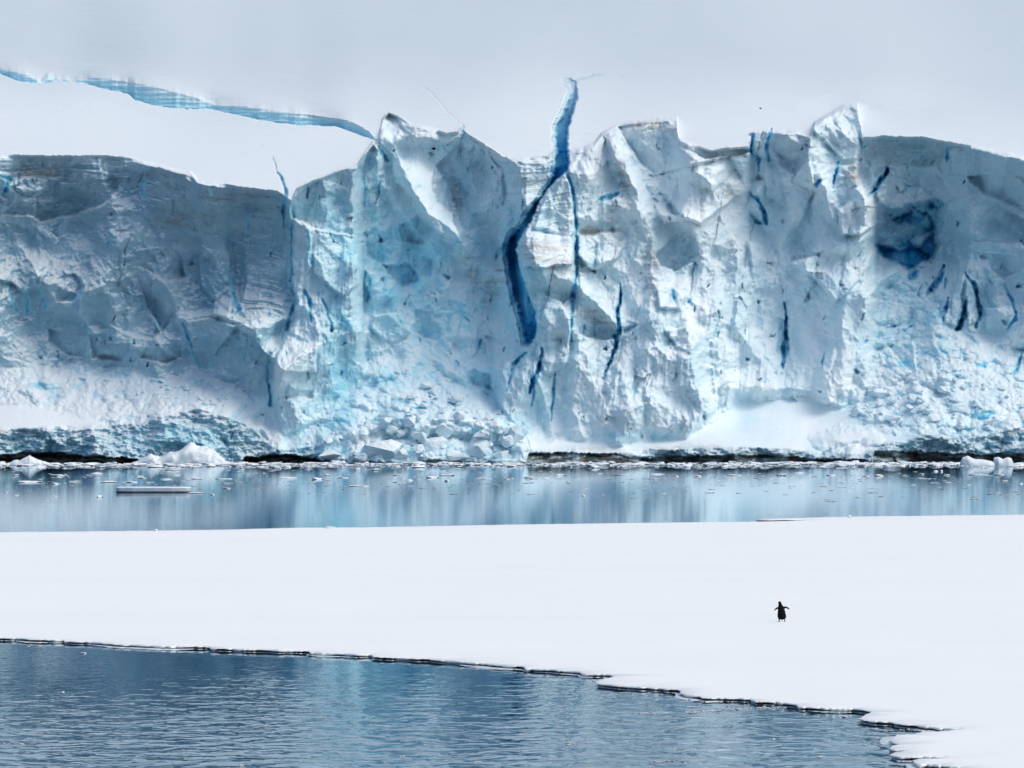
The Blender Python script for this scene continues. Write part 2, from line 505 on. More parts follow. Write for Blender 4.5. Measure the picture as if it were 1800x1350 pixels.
# large broken faces -------------------------------------------------------------
c1, r1 = cells(WX / 95, WY / 120, 101, 'scoop', 0.9, 0.9, 0.5)
c2, r2 = cells(WX / 38 + 4, WY / 52, 102 + 20, 'scoop', 0.9, 0.8, 0.45)
c3, r3 = cells((WX + 0.3 * WY) / 17, WY / 22, 150, 'block', 0.9, 0.8, 0.4)
big = fbm(PX / 160, PY / 200, 3, 160)
amp1 = curve([(0, 2.4), (480, 2.4), (520, 1.2), (640, 1.6), (900, 2.4), (1060, 1.9), (1500, 1.9), (1560, 2.8), (1800, 3.0)], cx)[None, :]
D -= clean * (1.9 * amp1 * c1 + 1.7 * c2 + 0.16 * c3 + 2.6 * big)
# vertical flutes in the middle and on the right
fl = fbm((PX + 0.10 * (PY - 600) + 8 * fbm(PX / 60, PY / 90, 2, 171)) / 13, PY / 110, 3, 172)
flw = np.clip(poly_mask(WX, WY, [(880, 480), (1100, 520), (1380, 520), (1480, 700), (1220, 770), (900, 775)], 30) + poly_mask(WX, WY, [(500, 420), (640, 430), (640, 660), (520, 760)], 15), 0, 1)
D -= clean * flw * 0.5 * fl * (0.4 + sstep(-0.2, 0.3, fbm(PX / 90, PY / 90, 2, 173)))
# rubble of the fallen ice
g1, q1 = cells(WX / 30, WY / 22, 201, 'block', 0.9, 1.0, 0.6)
g2, q2 = cells(WX / 13, WY / 9.5, 221, 'block', 1.0, 1.0, 0.6)
g3, q3 = cells(PX / 6 + 2, PY / 4.6, 231, 'block', 1.0, 1.0, 0.6)
rsz = sstep(-0.25, 0.35, fbm(PX / 90, PY / 60, 2, 239))
g0, _ = cells(WX / 52, WY / 34, 261, 'block', 1.0, 1.0, 0.8)
D -= whole * apron * 2.2 * g0 * sstep(680, 740, PY)
D -= whole * rubble * (1.9 * g1 * rsz + 0.75 * g2 * (0.35 + 0.65 * rsz) + 0.22 * g3)
D -= clean * 0.16 * g2 * sstep(-0.1, 0.4, fbm(PX / 60, PY / 60, 2, 240))
# folded, creased relief at the middle scales
def ridged(x, y, seed, octv=3):
    s_ = 0; a_ = 1.0; f_ = 1.0; t_ = 0
    for k_ in range(octv):
        s_ = s_ + a_ * (1 - 2.2 * np.abs(perlin(x * f_ + 5.1 * k_, y * f_, seed + k_))); t_ += a_; a_ *= 0.5; f_ *= 2.1
    return s_ / t_
ang = 0.35 * fbm(PX / 220, PY / 220, 2, 243)
rx1 = WX + ang * (WY - 500)
D -= clean * (0.75 * ridged(rx1 / 46, WY / 62, 244) + 0.16 * ridged(rx1 / 15, WY / 21, 248, 3)) * (0.45 + 0.9 * sstep(-0.3, 0.3, fbm(PX / 100, PY / 90, 2, 249)))
# leaning slabs
sb, _ = cells((PX + 0.22 * (PY - 500) + 10 * fbm(PX / 60, PY / 60, 3, 262)) / 21, PY / 66 + 0.3 * fbm(PX / 30, PY / 30, 2, 263), 264, 'block', 1.3, 0.8, 0.8)
sbw = curve([(0, .25), (480, .35), (640, .6), (900, 1), (1550, 1), (1800, .6)], cx)[None, :]
D -= clean * sbw * 1.0 * sb * (0.3 + 0.9 * sstep(-0.25, 0.3, fbm(PX / 110, PY / 130, 2, 265)))
# fine grit everywhere on the face
D -= whole * 0.16 * fbm(PX / 7, PY / 7, 3, 241)
# horizontal layers under the edge
Tsm = lerp(T, hblur(np.repeat(T, 2, 0), 30)[:1], 0.8)
st = fbm(PX / 230, (PY - Tsm) / 8.0 + 2.2 * fbm(PX / 160, PY / 90, 3, 251), 4, 252, 0.7)
D -= strata_on * mf * 0.5 * st * (0.5 + sstep(-0.3, 0.3, fbm(PX / 70, PY / 40, 2, 253)))
edge_band = np.exp(-np.clip(PY - T, 0, 999) / 14) * mf
D -= edge_band * 0.5 * st

# steps: buttress edges, depth falls away on one side ---------------------------
def edge(pts, amp, w_, Lf, side=1):
    """pts (x, y) top to bottom; depth grows by amp on the given side and heals over Lf"""
    global D
    p = sorted(pts, key=lambda q: q[1])
    xs = np.interp(PY[:, 0], [q[1] for q in p], [q[0] for q in p]).astype(np.float32)[:, None]
    y0, y1 = p[0][1], p[-1][1]
    ends = sstep(y0 - 12, y0 + 14, PY) * (1 - sstep(y1 - 26, y1 + 14, PY))
    s = side * (WX * 0.6 + PX * 0.4 - xs)
    D += amp * (1 / (1 + np.exp(-np.clip(s / w_, -30, 30)))) * np.exp(-np.clip(s, 0, 9999) / Lf) * ends * mf

edge([(655, 250), (632, 300), (625, 380), (632, 470), (636, 560), (640, 650)], 5.0, 2.0, 110, 1)
edge([(512, 352), (514, 420), (511, 480), (520, 560), (478, 640), (490, 760)], 3.0, 2.0, 60, -1)
edge([(890, 280), (893, 340), (870, 420), (880, 480)], 4.0, 3.0, 60, -1)
edge([(1512, 240), (1508, 300), (1535, 370), (1540, 440), (1545, 480)], 5.0, 2.5, 70, 1)
edge([(1085, 240), (1105, 290), (1125, 340), (1135, 420)], 2.4, 2.5, 50, 1)
edge([(1062, 240), (1075, 300), (1090, 340)], 2.0, 2.5, 30, -1)
edge([(1318, 240), (1330, 300), (1320, 360), (1350, 420)], 2.5, 3, 50, -1)
edge([(1210, 395), (1228, 440), (1222, 500)], 2.0, 3, 50, -1)
edge([(1360, 410), (1378, 470), (1380, 540)], 1.6, 3, 60, -1)
edge([(400, 420), (408, 500), (418, 545)], 1.8, 1.5, 26, 1)
edge([(1010, 590), (1000, 690), (995, 770)], 2.2, 3, 40, -1)
edge([(850, 600), (868, 680), (880, 740)], 2.2, 3, 60, -1)
edge([(560, 740), (500, 765), (500, 790)], 1.2, 3, 40, 1)

def ridge(pts, amp, w_, sn=0.0, asym=0.0):
    """a bulging rib along a line, optionally snow covered"""
    global D, snow
    d, t = polydist(WX, WY, pts)
    k = np.clip(1 - d / w_, 0, 1)
    e = np.sin(np.pi * np.clip(t, 0.02, 0.98)) ** 0.5
    D -= amp * (k ** 1.3) * e * mf
    if sn: snow = np.maximum(snow, np.where(face, np.clip(k * 2.2, 0, 1) * e * sn, snow))

ridge([(665, 215), (700, 280), (740, 350), (790, 400), (840, 460), (870, 500)], 5.0, 42, 0.95)
ridge([(670, 300), (700, 360), (760, 430), (800, 480)], 2.5, 20, 0.9)
ridge([(818, 232), (828, 300), (836, 360)], 2.6, 26, 0.2)
ridge([(1075, 235), (1100, 300), (1130, 370), (1150, 450)], 2.6, 18, 0.8)
ridge([(1190, 320), (1170, 360), (1210, 392), (1240, 420)], 2.0, 26, 0.85)
ridge([(1465, 200), (1500, 260), (1490, 310)], 2.2, 30, 0.7)
ridge([(1545, 395), (1500, 425), (1440, 445), (1390, 470)], 3.0, 20, 0.9)
ridge([(1490, 310), (1530, 350), (1545, 390)], 3.0, 22, 0.7)
ridge([(960, 470), (1000, 500), (1040, 530), (1100, 575)], 3.2, 26, 0.4)
ridge([(940, 640), (960, 700), (975, 770)], 1.8, 16)
ridge([(1100, 590), (1080, 680), (1060, 770)], 1.6, 24)
ridge([(1205, 560), (1225, 660), (1230, 740)], 2.0, 26)
ridge([(540, 610), (500, 650), (480, 690)], 2.4, 22, 0.8)
ridge([(320, 560), (380, 555), (440, 575), (500, 560)], 2.0, 14, 0.7)
ridge([(1400, 300), (1390, 380), (1370, 450)], 2.0, 18, 0.3)
ridge([(1440, 260), (1450, 340), (1480, 400)], 2.0, 16, 0.2)
ridge([(20, 420), (90, 520), (150, 560)], 2.0, 30)
ridge([(250, 420), (300, 520), (330, 600)], 2.2, 36)
ridge([(150, 300), (200, 380), (180, 450)], 1.8, 30)

def dent(x, y, rx, ry_, amp, ang=0, bl=0.0, dp=0.0, soft=0.7):
    global D, blue, deep
    k = blob(x, y, rx, ry_, ang, soft) * mf
    D += amp * k
    if bl: blue = np.maximum(blue, k * bl)
    if dp: deep = np.maximum(deep, k * dp)

# soft hollows
dent(840, 330, 60, 80, 1.3, 20)
dent(1150, 270, 70, 70, 1.4, 20)
dent(1260, 330, 60, 60, 0.7, 20)
dent(980, 520, 50, 26, 1.2, 10)
dent(1190, 650, 60, 90, 1.5, 0)
dent(1660, 430, 70, 60, 1.5, 0)
dent(330, 470, 60, 60, .8, 0)
dent(50, 460, 70, 50, .8, 0)
dent(570, 370, 60, 40, 1.0, 0)

# blue and pale-blue exposed ice (its own colour)
def stain(x, y, rx, ry_, v, ang=0, soft=1.0, br=0.5):
    global blue
    k = blob(x, y, rx, ry_, ang, soft) * np.clip(0.65 + br * 1.6 * fbm(WX / 26, WY / 30, 4, 300 + int(x)), 0, 1.3)
    blue = np.maximum(blue, np.clip(k * v, 0, 1) * mf)
stain(705, 470, 110, 170, 1.0, -14, 1.0, .4)
stain(600, 540, 110, 230, 0.5, 0, 1.2, .3)
stain(740, 560, 110, 80, 0.85, 12)
stain(660, 340, 40, 60, 0.85, 0)
stain(830, 640, 60, 60, 0.8, 30)
stain(650, 570, 40, 100, 0.55)
stain(560, 560, 70, 170, 0.42)
stain(560, 700, 60, 60, 0.45)
stain(700, 620, 90, 40, 0.45)
stain(920, 560, 70, 190, 0.75)
stain(900, 400, 50, 90, 0.6)
stain(985, 600, 60, 160, 0.35)
stain(1150, 690, 140, 90, 0.30)
stain(1130, 765, 110, 16, 0.75)
stain(1330, 600, 130, 120, 0.33)
stain(1600, 720, 200, 60, 0.55)
stain(1600, 540, 160, 110, 0.6)
stain(1700, 430, 120, 110, 0.4)
stain(1660, 660, 160, 60, 0.30)
stain(300, 780, 200, 50, 0.75)
stain(340, 770, 100, 40, 0.85)
stain(80, 790, 150, 35, 0.60)
stain(580, 795, 60, 18, 0.9)
stain(270, 680, 150, 30, 0.45, 8)
stain(760, 770, 170, 55, 0.42, 0)
stain(1760, 780, 120, 30, 0.55)
stain(1600, 790, 80, 20, 0.4)
stain(1250, 795, 90, 16, 0.45)
stain(1420, 340, 110, 100, 0.30)
stain(1720, 500, 100, 90, 0.35)
stain(1590, 400, 60, 50, 0.7)
stain(430, 590, 60, 60, 0.45)
tq = curve([(0, .05), (460, .12), (520, .42), (640, .62), (760, .58), (860, .50), (920, .40), (1000, .22), (1250, .25), (1400, .32), (1600, .38), (1800, .35)], cx, 0.06, 335, 60)[None, :]
tq = tq * np.clip(0.75 + 1.5 * fbm(WX / 70, WY / 80, 4, 336), 0.1, 1.5) * (0.55 + 0.45 * sstep(300, 460, PY))
blue = np.maximum(blue, tq * mf)
# pockets of clearer ice in the rubble gaps
gap = np.clip((-g2 - 0.02) * 2.4, 0, 1) * rubble
blue = np.maximum(blue, gap * np.clip(0.6 + 1.6 * fbm(PX / 80, PY / 50, 2, 330), 0, 1))
# crack-edged pockets on the cliff
pk = sstep(0.36, 0.60, fbm(WX / 22, WY / 34, 4, 341)) * clean
pkw = curve([(0, .55), (480, .7), (560, .9), (900, .7), (1200, .5), (1300, .9), (1800, 1.0)], cx)[None, :]
D += pk * 1.6 * pkw
blue = np.maximum(blue, pk * pkw * 0.9)
# short vertical slits
sl_ = sstep(0.50, 0.66, fbm((WX + 0.15 * WY) / 5.5, WY / 30, 3, 351)) * clean * sstep(-0.05, 0.25, fbm(PX / 120, PY / 90, 2, 352))
D += sl_ * 1.5
blue = np.maximum(blue, sl_ * 0.9)
deep = np.maximum(deep, sl_ * 0.35)

# hand-read faces of broken ice; tn paints shade on some -----------------------------------------------------
def facet(pts, amp=0.0, gx=0.0, gy=0.0, tn=0.0, bl=0.0, sn=0.0, dp=0.0, soft=2.0, rim=0.0):
    global D, tone, blue, snow, deep
    xs = [p[0] for p in pts]; ys = [p[1] for p in pts]
    ci = np.where((cx > min(xs) - 22) & (cx < max(xs) + 22))[0]
    ri = np.where((ry > min(ys) - 22) & (ry < max(ys) + 22))[0]
    if not len(ci) or not len(ri): return
    S = (slice(ri[0], ri[-1] + 1), slice(ci[0], ci[-1] + 1))
    x = PX[S] + 5.0 * fbm(PX[S] / 24, PY[S] / 24, 4, 701, 0.6); y = PY[S] + 5.0 * fbm(PX[S] / 24, PY[S] / 24, 4, 702, 0.6)
    m = poly_mask(x, y, pts, soft) * mf[S]
    xc = sum(xs) / len(xs); yc = sum(ys) / len(ys)
    D[S] += m * (amp + gx * (x - xc) + gy * (y - yc))
    mc = poly_mask(x, y, pts, soft + 5) * mf[S] * np.clip(0.62 + 1.5 * fbm(PX[S] / 16, PY[S] / 22, 4, 703, 0.6), 0.1, 1.1)
    tn *= 0.85; bl *= 0.85
    if tn: tone[S] = np.maximum(tone[S], mc * tn)
    if bl: blue[S] = np.maximum(blue[S], mc * bl)
    if dp: deep[S] = np.maximum(deep[S], mc * dp)
    if tn or bl or dp: snow[S] *= (1 - 0.8 * m * min(1, tn + bl + dp))
    if sn: snow[S] = np.maximum(snow[S], m * sn)
FACETS = [
 ([(1395, 500), (1530, 480), (1560, 600), (1505, 700), (1395, 690)], -.8, .004, -.010, 0, .1, .85, 0, 14),
 ([(1250, 480), (1360, 500), (1365, 690), (1270, 700)], -1.0, .004, -.015, 0, .1, .75, 0, 14),
 ([(84, 318), (217, 315), (189, 356), (143, 374), (72, 389), (61, 382), (64, 346), (84, 336)], 2.2, 0, .05, .95),
 ([(25, 315), (55, 311), (82, 318), (78, 334), (40, 340), (24, 330)], -.8, 0, -.03, .5),
 ([(5, 379), (38, 340), (63, 346), (61, 379)], 1.0, 0, .03, .8),
 ([(-20, 420), (30, 405), (59, 400), (98, 433), (85, 478), (68, 504), (39, 514), (20, 498), (-20, 491)], -.8, .01, -.02, .45),
 ([(101, 488), (130, 481), (147, 504), (127, 530), (98, 530)], 1.2, .03, .02, .6),
 ([(209, 459), (248, 439), (280, 433), (313, 442), (326, 485), (293, 498), (261, 475)], .7, .01, .04, .7),
 ([(248, 504), (277, 485), (303, 498), (323, 524), (313, 547), (287, 583), (261, 540)], .5, -.015, .03, .75),
 ([(196, 547), (254, 550), (280, 583), (267, 596), (228, 589), (196, 570)], .8, 0, .04, .6),
 ([(355, 433), (388, 442), (401, 472), (401, 511), (372, 530), (352, 498), (349, 459)], -.8, .03, -.01, .3),
 ([(404, 433), (437, 420), (440, 465), (424, 530), (404, 485)], .3, -.01, .02, .6),
 ([(372, 553), (378, 521), (398, 517), (414, 547), (404, 560)], -1.0, .02, -.04, 0, 0, .5),
 ([(326, 566), (365, 560), (417, 573), (378, 622), (385, 651), (352, 648)], -1.0, -.02, .03, .4, .35),
 ([(420, 572), (460, 556), (500, 565), (470, 600), (450, 612), (425, 600)], -.6, .03, .02, .3, .3),
 ([(156, 589), (202, 589), (228, 615), (209, 635), (163, 628)], .9, -.02, .04, .7),
 ([(85, 583), (137, 583), (147, 628), (117, 625), (88, 602)], .9, -.03, .03, .6),
 ([(261, 602), (319, 596), (319, 628), (293, 641), (248, 628)], .9, 0, .05, .7),
 ([(511, 361), (537, 325), (593, 300), (629, 285), (624, 325), (614, 348), (629, 374), (626, 415), (593, 410), (552, 400), (514, 384)], .8, -.03, .02, .75),  # left-facing grey face, its shading painted into the tone
 ([(629, 195), (662, 244), (688, 272), (695, 318), (731, 353), (770, 410), (808, 425), (795, 374), (770, 356), (759, 325), (764, 292), (718, 233), (693, 203)], -1.6, .02, -.04, 0, 0, .95),
 ([(767, 292), (818, 246), (859, 274), (884, 300), (884, 374), (869, 394), (821, 407), (805, 374), (795, 336)], .5, -.035, .01, .45),
 ([(646, 478), (688, 481), (691, 498), (678, 540), (659, 543), (642, 501)], -.6, .03, .02, 0, .95),
 ([(675, 468), (721, 465), (737, 494), (708, 504), (691, 491)], 2.0, 0, .05, 0, 1.0, 0, .25),
 ([(730, 547), (796, 547), (792, 583), (763, 602), (730, 583)], .8, -.03, .03, 0, .85),
 ([(655, 553), (704, 550), (721, 583), (698, 602), (672, 596), (652, 576)], -1.4, 0, .03, 0, .6),
 ([(727, 452), (760, 455), (756, 485), (727, 481)], 1.0, .03, .03, 0, .85),
 ([(640, 410), (668, 400), (700, 440), (672, 462), (645, 450)], .9, -.02, .03, 0, .7),
 ([(700, 395), (735, 380), (765, 405), (745, 430), (710, 425)], 1.2, .02, .04, 0, .85),
 ([(802, 641), (835, 651), (861, 661), (864, 684), (831, 677)], 1.0, 0, .05, 0, .85),
 ([(812, 560), (840, 575), (838, 620), (815, 640), (800, 600)], -1.0, -.03, .02, 0, .6),
 ([(855, 590), (880, 600), (884, 650), (862, 640)], .6, -.03, 0, 0, .6),
 ([(500, 697), (518, 684), (548, 685), (548, 700), (528, 697), (502, 702)], 1.0, 0, .09, .6, .3),  # face in shadow, the shade painted into the tone
 ([(474, 628), (502, 583), (558, 612), (554, 654), (499, 654)], -1.4, .01, -.05, 0, .1, .6),
 ([(516, 420), (545, 405), (548, 470), (520, 500)], -.5, -.04, .0, .25, .3),
 ([(552, 405), (625, 418), (632, 500), (600, 520), (552, 480)], -.5, .01, -.02, .1, .35),
 ([(635, 430), (640, 560), (625, 640), (590, 600), (590, 520)], -.4, -.03, 0, .15, .3),
 ([(992, 305), (1002, 323), (1010, 407), (1002, 415), (938, 400), (961, 336)], -1.4, .01, .01, .15),
 ([(912, 430), (925, 405), (1000, 415), (1010, 440), (1005, 465), (960, 470), (918, 470)], -2.6, 0, -.055, 0, 0, .7),
 ([(918, 472), (1005, 467), (1010, 520), (990, 532), (960, 520), (940, 505)], .2, 0, .06, .5),  # underside of the bulge, shade painted into the tone
 ([(935, 515), (985, 530), (1003, 560), (998, 640), (960, 660), (940, 620), (948, 560)], -1.2, -.03, -.01, .1),
 ([(1018, 386), (1076, 390), (1080, 408), (1018, 412)], 1.0, 0, .08, .4, .3),
 ([(1018, 415), (1060, 410), (1100, 425), (1085, 455), (1040, 475), (1018, 450)], -1.8, .01, -.05, 0, 0, .5),
 ([(1018, 478), (1046, 478), (1048, 500), (1060, 540), (1020, 535)], -.8, .02, .02, .1),
 ([(1030, 440), (1050, 430), (1046, 482), (1034, 480)], 1.0, .05, .03, .4),
 ([(1154, 449), (1184, 416), (1213, 407), (1226, 426), (1228, 449), (1213, 462), (1187, 475), (1161, 468)], 2.4, -.04, .05, .75),
 ([(1148, 348), (1176, 369), (1207, 384), (1194, 389), (1166, 394)], -1.2, 0, -.09, 0, 0, .95),
 ([(1084, 223), (1194, 208), (1199, 244), (1181, 264), (1168, 307), (1140, 302), (1120, 279)], .8, -.02, .02, .4),
 ([(1066, 245), (1085, 235), (1110, 290), (1128, 330), (1130, 370), (1110, 350), (1092, 300)], -.8, .05, 0, .25),
 ([(1140, 310), (1283, 274), (1304, 310), (1309, 336), (1258, 374), (1232, 394), (1194, 379)], -.6, 0, -.05, 0, 0, .75),
 ([(1194, 244), (1245, 262), (1320, 258), (1320, 268), (1240, 279), (1200, 262)], 1.0, 0, .12, .6),  # shadow under the cornice, painted into the tone
 ([(1140, 325), (1160, 330), (1200, 380), (1180, 375), (1155, 352)], .8, .05, .02, .3, .3),
 ([(1014, 537), (1030, 550), (1056, 563), (1083, 570), (1079, 596), (1056, 596), (1017, 589), (1011, 563)], 1.4, 0, .07, .5, .15),
 ([(1096, 560), (1120, 572), (1110, 584), (1094, 586)], 1.0, 0, .08, .4),
 ([(1170, 580), (1215, 575), (1228, 600), (1222, 625), (1190, 610)], -1.2, .02, .03, .1),
 ([(1230, 640), (1255, 645), (1262, 720), (1240, 740)], -1.0, -.05, 0, .1, .2),
 ([(1250, 600), (1262, 596), (1266, 630), (1252, 640)], -.7, -.05, .02, .15, .1),
 ([(1150, 500), (1185, 505), (1205, 520), (1195, 545), (1160, 540)], -1.2, 0, -.04, 0, 0, .6),
 ([(1358, 233), (1389, 231), (1422, 244), (1419, 274), (1399, 307), (1373, 292), (1358, 256)], 1.0, .02, .035, .6),
 ([(1340, 290), (1372, 300), (1402, 325), (1380, 360), (1350, 345)], -.8, .03, -.02, .1),
 ([(1400, 300), (1425, 285), (1432, 330), (1405, 400), (1385, 370)], -1.0, -.04, 0, .15),
 ([(1432, 330), (1455, 320), (1470, 380), (1440, 410), (1425, 380)], -.6, .03, .01, .1),
 ([(1424, 208), (1483, 180), (1509, 190), (1504, 223), (1514, 259), (1509, 279), (1481, 282), (1460, 259), (1424, 223)], -1.0, .02, -.01, .25, 0, .35),
 ([(1470, 290), (1505, 290), (1510, 340), (1480, 370), (1466, 340)], -.4, -.02, .02, .35, .1),
 ([(1514, 240), (1611, 238), (1667, 246), (1660, 274), (1642, 292), (1590, 292), (1565, 287), (1539, 310), (1516, 274)], .8, .01, .03, .7),
 ([(1539, 330), (1565, 307), (1616, 330), (1642, 346), (1621, 359), (1570, 369), (1545, 356)], -1.6, .02, -.03, 0, .1, .35),
 ([(1552, 372), (1600, 358), (1625, 352), (1600, 376), (1560, 392)], 1.0, 0, .06, .3, .3),
 ([(1665, 356), (1723, 341), (1762, 366), (1800, 387), (1800, 425), (1647, 425)], .4, .02, .02, .6),
 ([(1668, 262), (1720, 265), (1740, 300), (1700, 310), (1672, 300)], -.6, .03, -.02, .3),
 ([(1700, 310), (1770, 300), (1800, 320), (1800, 370), (1730, 340)], .8, -.03, .03, .6),
 ([(1473, 369), (1514, 341), (1542, 366), (1544, 394), (1514, 412), (1478, 412)], -2.0, .01, -.04, 0, .1, .75),
 ([(1389, 462), (1532, 420), (1542, 407), (1529, 465), (1496, 508), (1470, 530), (1428, 485)], -1.0, .01, -.03, 0, .1, .55),
 ([(1386, 420), (1435, 426), (1441, 449), (1392, 459)], .6, 0, .05, .45),
 ([(1260, 430), (1290, 415), (1310, 440), (1300, 480), (1270, 470)], -.8, -.02, .03, .3),
 ([(1315, 425), (1345, 430), (1350, 480), (1325, 500)], -.8, .03, .02, .25),
 ([(1658, 525), (1680, 500), (1695, 480), (1690, 530), (1680, 572), (1660, 565)], -1.0, -.03, -.01, 0, .1, .4),
 ([(1698, 490), (1712, 505), (1718, 565), (1702, 572), (1698, 530)], -1.2, .03, 0, 0, .1, .4),
 ([(1731, 442), (1800, 449), (1800, 472), (1764, 491), (1744, 475)], .6, 0, .045, .5),
 ([(1731, 543), (1777, 540), (1787, 553), (1757, 596), (1734, 583)], -.8, .02, .03, .2, .2),
 ([(1570, 605), (1605, 600), (1612, 650), (1595, 655), (1572, 630)], -.6, -.03, .03, .1, .4),
 ([(1505, 640), (1560, 610), (1600, 655), (1545, 690), (1500, 680)], -.8, -.01, .02, 0, .25),
]
for f_ in FACETS: facet(*f_)

# crevasses -------------------------------------------------------------------
def crack(pts, depth, dp=0.9, bl=1.0, halo=2.0):
    """pts: (x, y, half width); groove with steep walls, blue inside"""
    global D, blue, deep, snow
    xs = [p[0] for p in pts]; ys = [p[1] for p in pts]
    pad = 40
    ci = np.where((cx > min(xs) - pad) & (cx < max(xs) + pad))[0]
    ri = np.where((ry > min(ys) - pad) & (ry < max(ys) + pad))[0]
    if not len(ci) or not len(ri): return
    S = (slice(ri[0], ri[-1] + 1), slice(ci[0], ci[-1] + 1))
    x = PX[S] + 5.0 * fbm(PX[S] / 20, PY[S] / 20, 4, 401, 0.6); y = PY[S] + 5.0 * fbm(PX[S] / 20, PY[S] / 20, 4, 402, 0.6)
    d, t = polydist(x, y, pts)
    wd = np.interp(t, np.linspace(0, 1, len(pts)), [p[2] for p in pts])
    wd = wd * np.clip(0.95 + 0.7 * fbm(PX[S] / 24, PY[S] / 24, 2, 403), 0.5, 1.5)
    depth = depth * 0.42
    dp = dp * 0.6
    k = np.clip((wd - d) / np.maximum(0.75 * wd, 1.2), 0, 1)
    kk = k ** 0.7
    near = np.clip(1 - (d - wd) / (halo * 3 + wd), 0, 1)
    tex = fbm(PX[S] / 9, PY[S] / 13, 4, 405, 0.6)
    D[S] += depth * kk * np.clip(wd / 4.5, 0.25, 1) * np.clip(1 + 1.0 * tex, 0.3, 1.6)
    blue[S] = np.maximum(blue[S], np.clip(k * 3, 0, 1) * bl * np.clip(0.9 + 0.8 * tex, 0.5, 1))
    blue[S] = np.maximum(blue[S], near ** 1.5 * 0.5 * bl * face[S])
    deep[S] = np.maximum(deep[S], kk * np.clip(0.7 + 1.6 * tex, 0, 1.3) * dp * np.clip(wd / 6.5, 0.12, 1))
    snow[S] = np.where(k > 0, 0, snow[S])

# the great crevasse: outline as a polygon, then a deeper core
big_poly = [(987, 139), (1003, 137), (1012, 142), (1013, 152), (1015, 168), (1011, 185), (1006, 200), (1002, 214), (997, 228), (998, 245), (997, 262), (1000, 285), (998, 300),
            (990, 308), (976, 320), (962, 334), (948, 356), (938, 380), (925, 404), (912, 424), (908, 440), (912, 462), (920, 490), (930, 520), (942, 548), (944, 576),
            (938, 598), (928, 612), (917, 605), (912, 580), (905, 548), (896, 520), (890, 486), (885, 455), (884, 430), (893, 410), (912, 392), (920, 372), (940, 350), (955, 328),
            (966, 308), (968, 285), (972, 262), (970, 240), (972, 220), (982, 202), (990, 180), (997, 160)]
wxx = PX + 4.6 * fbm(PX / 11, PY / 11, 4, 411, 0.65); wyy = PY + 4.6 * fbm(PX / 12, PY / 12, 4, 412, 0.6)
bm_ = poly_mask(wxx, wyy, big_poly, 1.6)
shift_in = poly_mask(wxx + 3.5, wyy, big_poly, 8.0)       # deepest towards the right-hand wall
core = np.clip((poly_mask(wxx - 4.5, wyy, big_poly, 9.0) - 0.5) * 2.6, 0, 1) * bm_
vdep = 0.10 + 0.90 * sstep(140, 235, PY)
D += vdep * (1.6 * bm_ + 4.5 * core) + vdep * bm_ * 0.9 * fbm(PX / 22, PY / 40, 3, 413)
blue = np.maximum(blue, bm_ * (0.75 + 0.25 * core)); snow = np.where(bm_ > 0.3, 0, snow)
dy_ = curve([(130, .0), (165, .25), (200, .6), (250, .85), (310, .9), (345, .35), (390, .40), (420, .9), (480, 1.0), (505, .8), (535, .45), (560, .85), (600, .95), (620, .7)], ry)[:, None]
deep = np.maximum(deep, np.clip(core * 1.3, 0, 1) * dy_ * np.clip(0.95 + 0.4 * fbm(PX / 26, PY / 50, 2, 414), 0.5, 1.1))
crack([(905, 415, 6), (880, 440, 8), (872, 455, 2)], 3, 0.2)
crack([(1068, 131, 1), (1050, 132, 3), (1030, 137, 2.5), (1012, 140, 3)], 0.5, 0.0, 1.0)
crack([(1090, 133, 2), (1096, 138, 1)], 0.3, 0, 0.6)
crack([(995, 290, 1.5), (1003, 320, 3), (1010, 350, 3.5), (1012, 390, 3.5), (1014, 430, 4), (1013, 480, 4.5), (1008, 520, 5), (1005, 560, 3), (1003, 600, 2)], 3.5, 0.45)
crack([(1091, 498, 1.5), (1093, 520, 2.5), (1086, 545, 3.5), (1088, 580, 6), (1082, 610, 5), (1070, 640, 4), (1062, 665, 1.5)], 6, 1.0)
crack([(1090, 582, 2), (1105, 578, 2.5), (1118, 570, 2)], 2.5, 0.5)
crack([(1379, 532, 2), (1382, 560, 4), (1382, 590, 5), (1379, 620, 6), (1376, 645, 4)], 5, 0.95)
crack([(1374, 560, 4), (1372, 620, 7)], 1.5, 0.1, 0.7)
crack([(1450, 620, 1.5), (1448, 635, 3.5), (1446, 650, 1)], 3, 0.6)
crack([(480, 275, 0.8), (486, 300, 1.6), (496, 318, 2.4), (503, 340, 4), (500, 365, 4), (498, 400, 2)], 4, 0.7)
crack([(470, 262, 0.5), (455, 252, 0.4)], 1, 0.2)
crack([(508, 352, 2), (512, 378, 2), (514, 410, 2.5), (513, 450, 3), (511, 492, 3.5)], 3.5, 0.65)
crack([(543, 405, 1), (542, 440, 2.5), (546, 465, 3)], 2, 0.4)
crack([(512, 495, 2), (520, 530, 4), (508, 560, 3), (506, 580, 5)], 3, 0.5)
crack([(535, 510, 3), (545, 535, 5), (547, 565, 3)], 2.5, 0.4)
crack([(560, 515, 2), (575, 545, 3), (585, 585, 2)], 2, 0.4)
crack([(470, 640, 1), (473, 675, 3), (476, 712, 3.5)], 3.5, 0.7)
crack([(403, 470, 1), (404, 500, 3), (412, 530, 6), (420, 545, 6)], 2.5, 0.25)
crack([(322, 565, 1.5), (334, 605, 3), (350, 650, 1)], 2.2, 0.4)
crack([(268, 545, 1), (280, 570, 3)], 2, 0.6)
crack([(128, 530, 2), (144, 514, 2)], 2, 0.8)
crack([(188, 430, 2.4), (194, 424, 1.5)], 2, 0.8)
crack([(45, 510, 3), (48, 548, 3.5)], 1.5, 0.3)
crack([(12, 500, 2), (28, 545, 3)], 1.5, 0.3)
crack([(70, 505, 2), (80, 540, 3)], 1.5, 0.3)
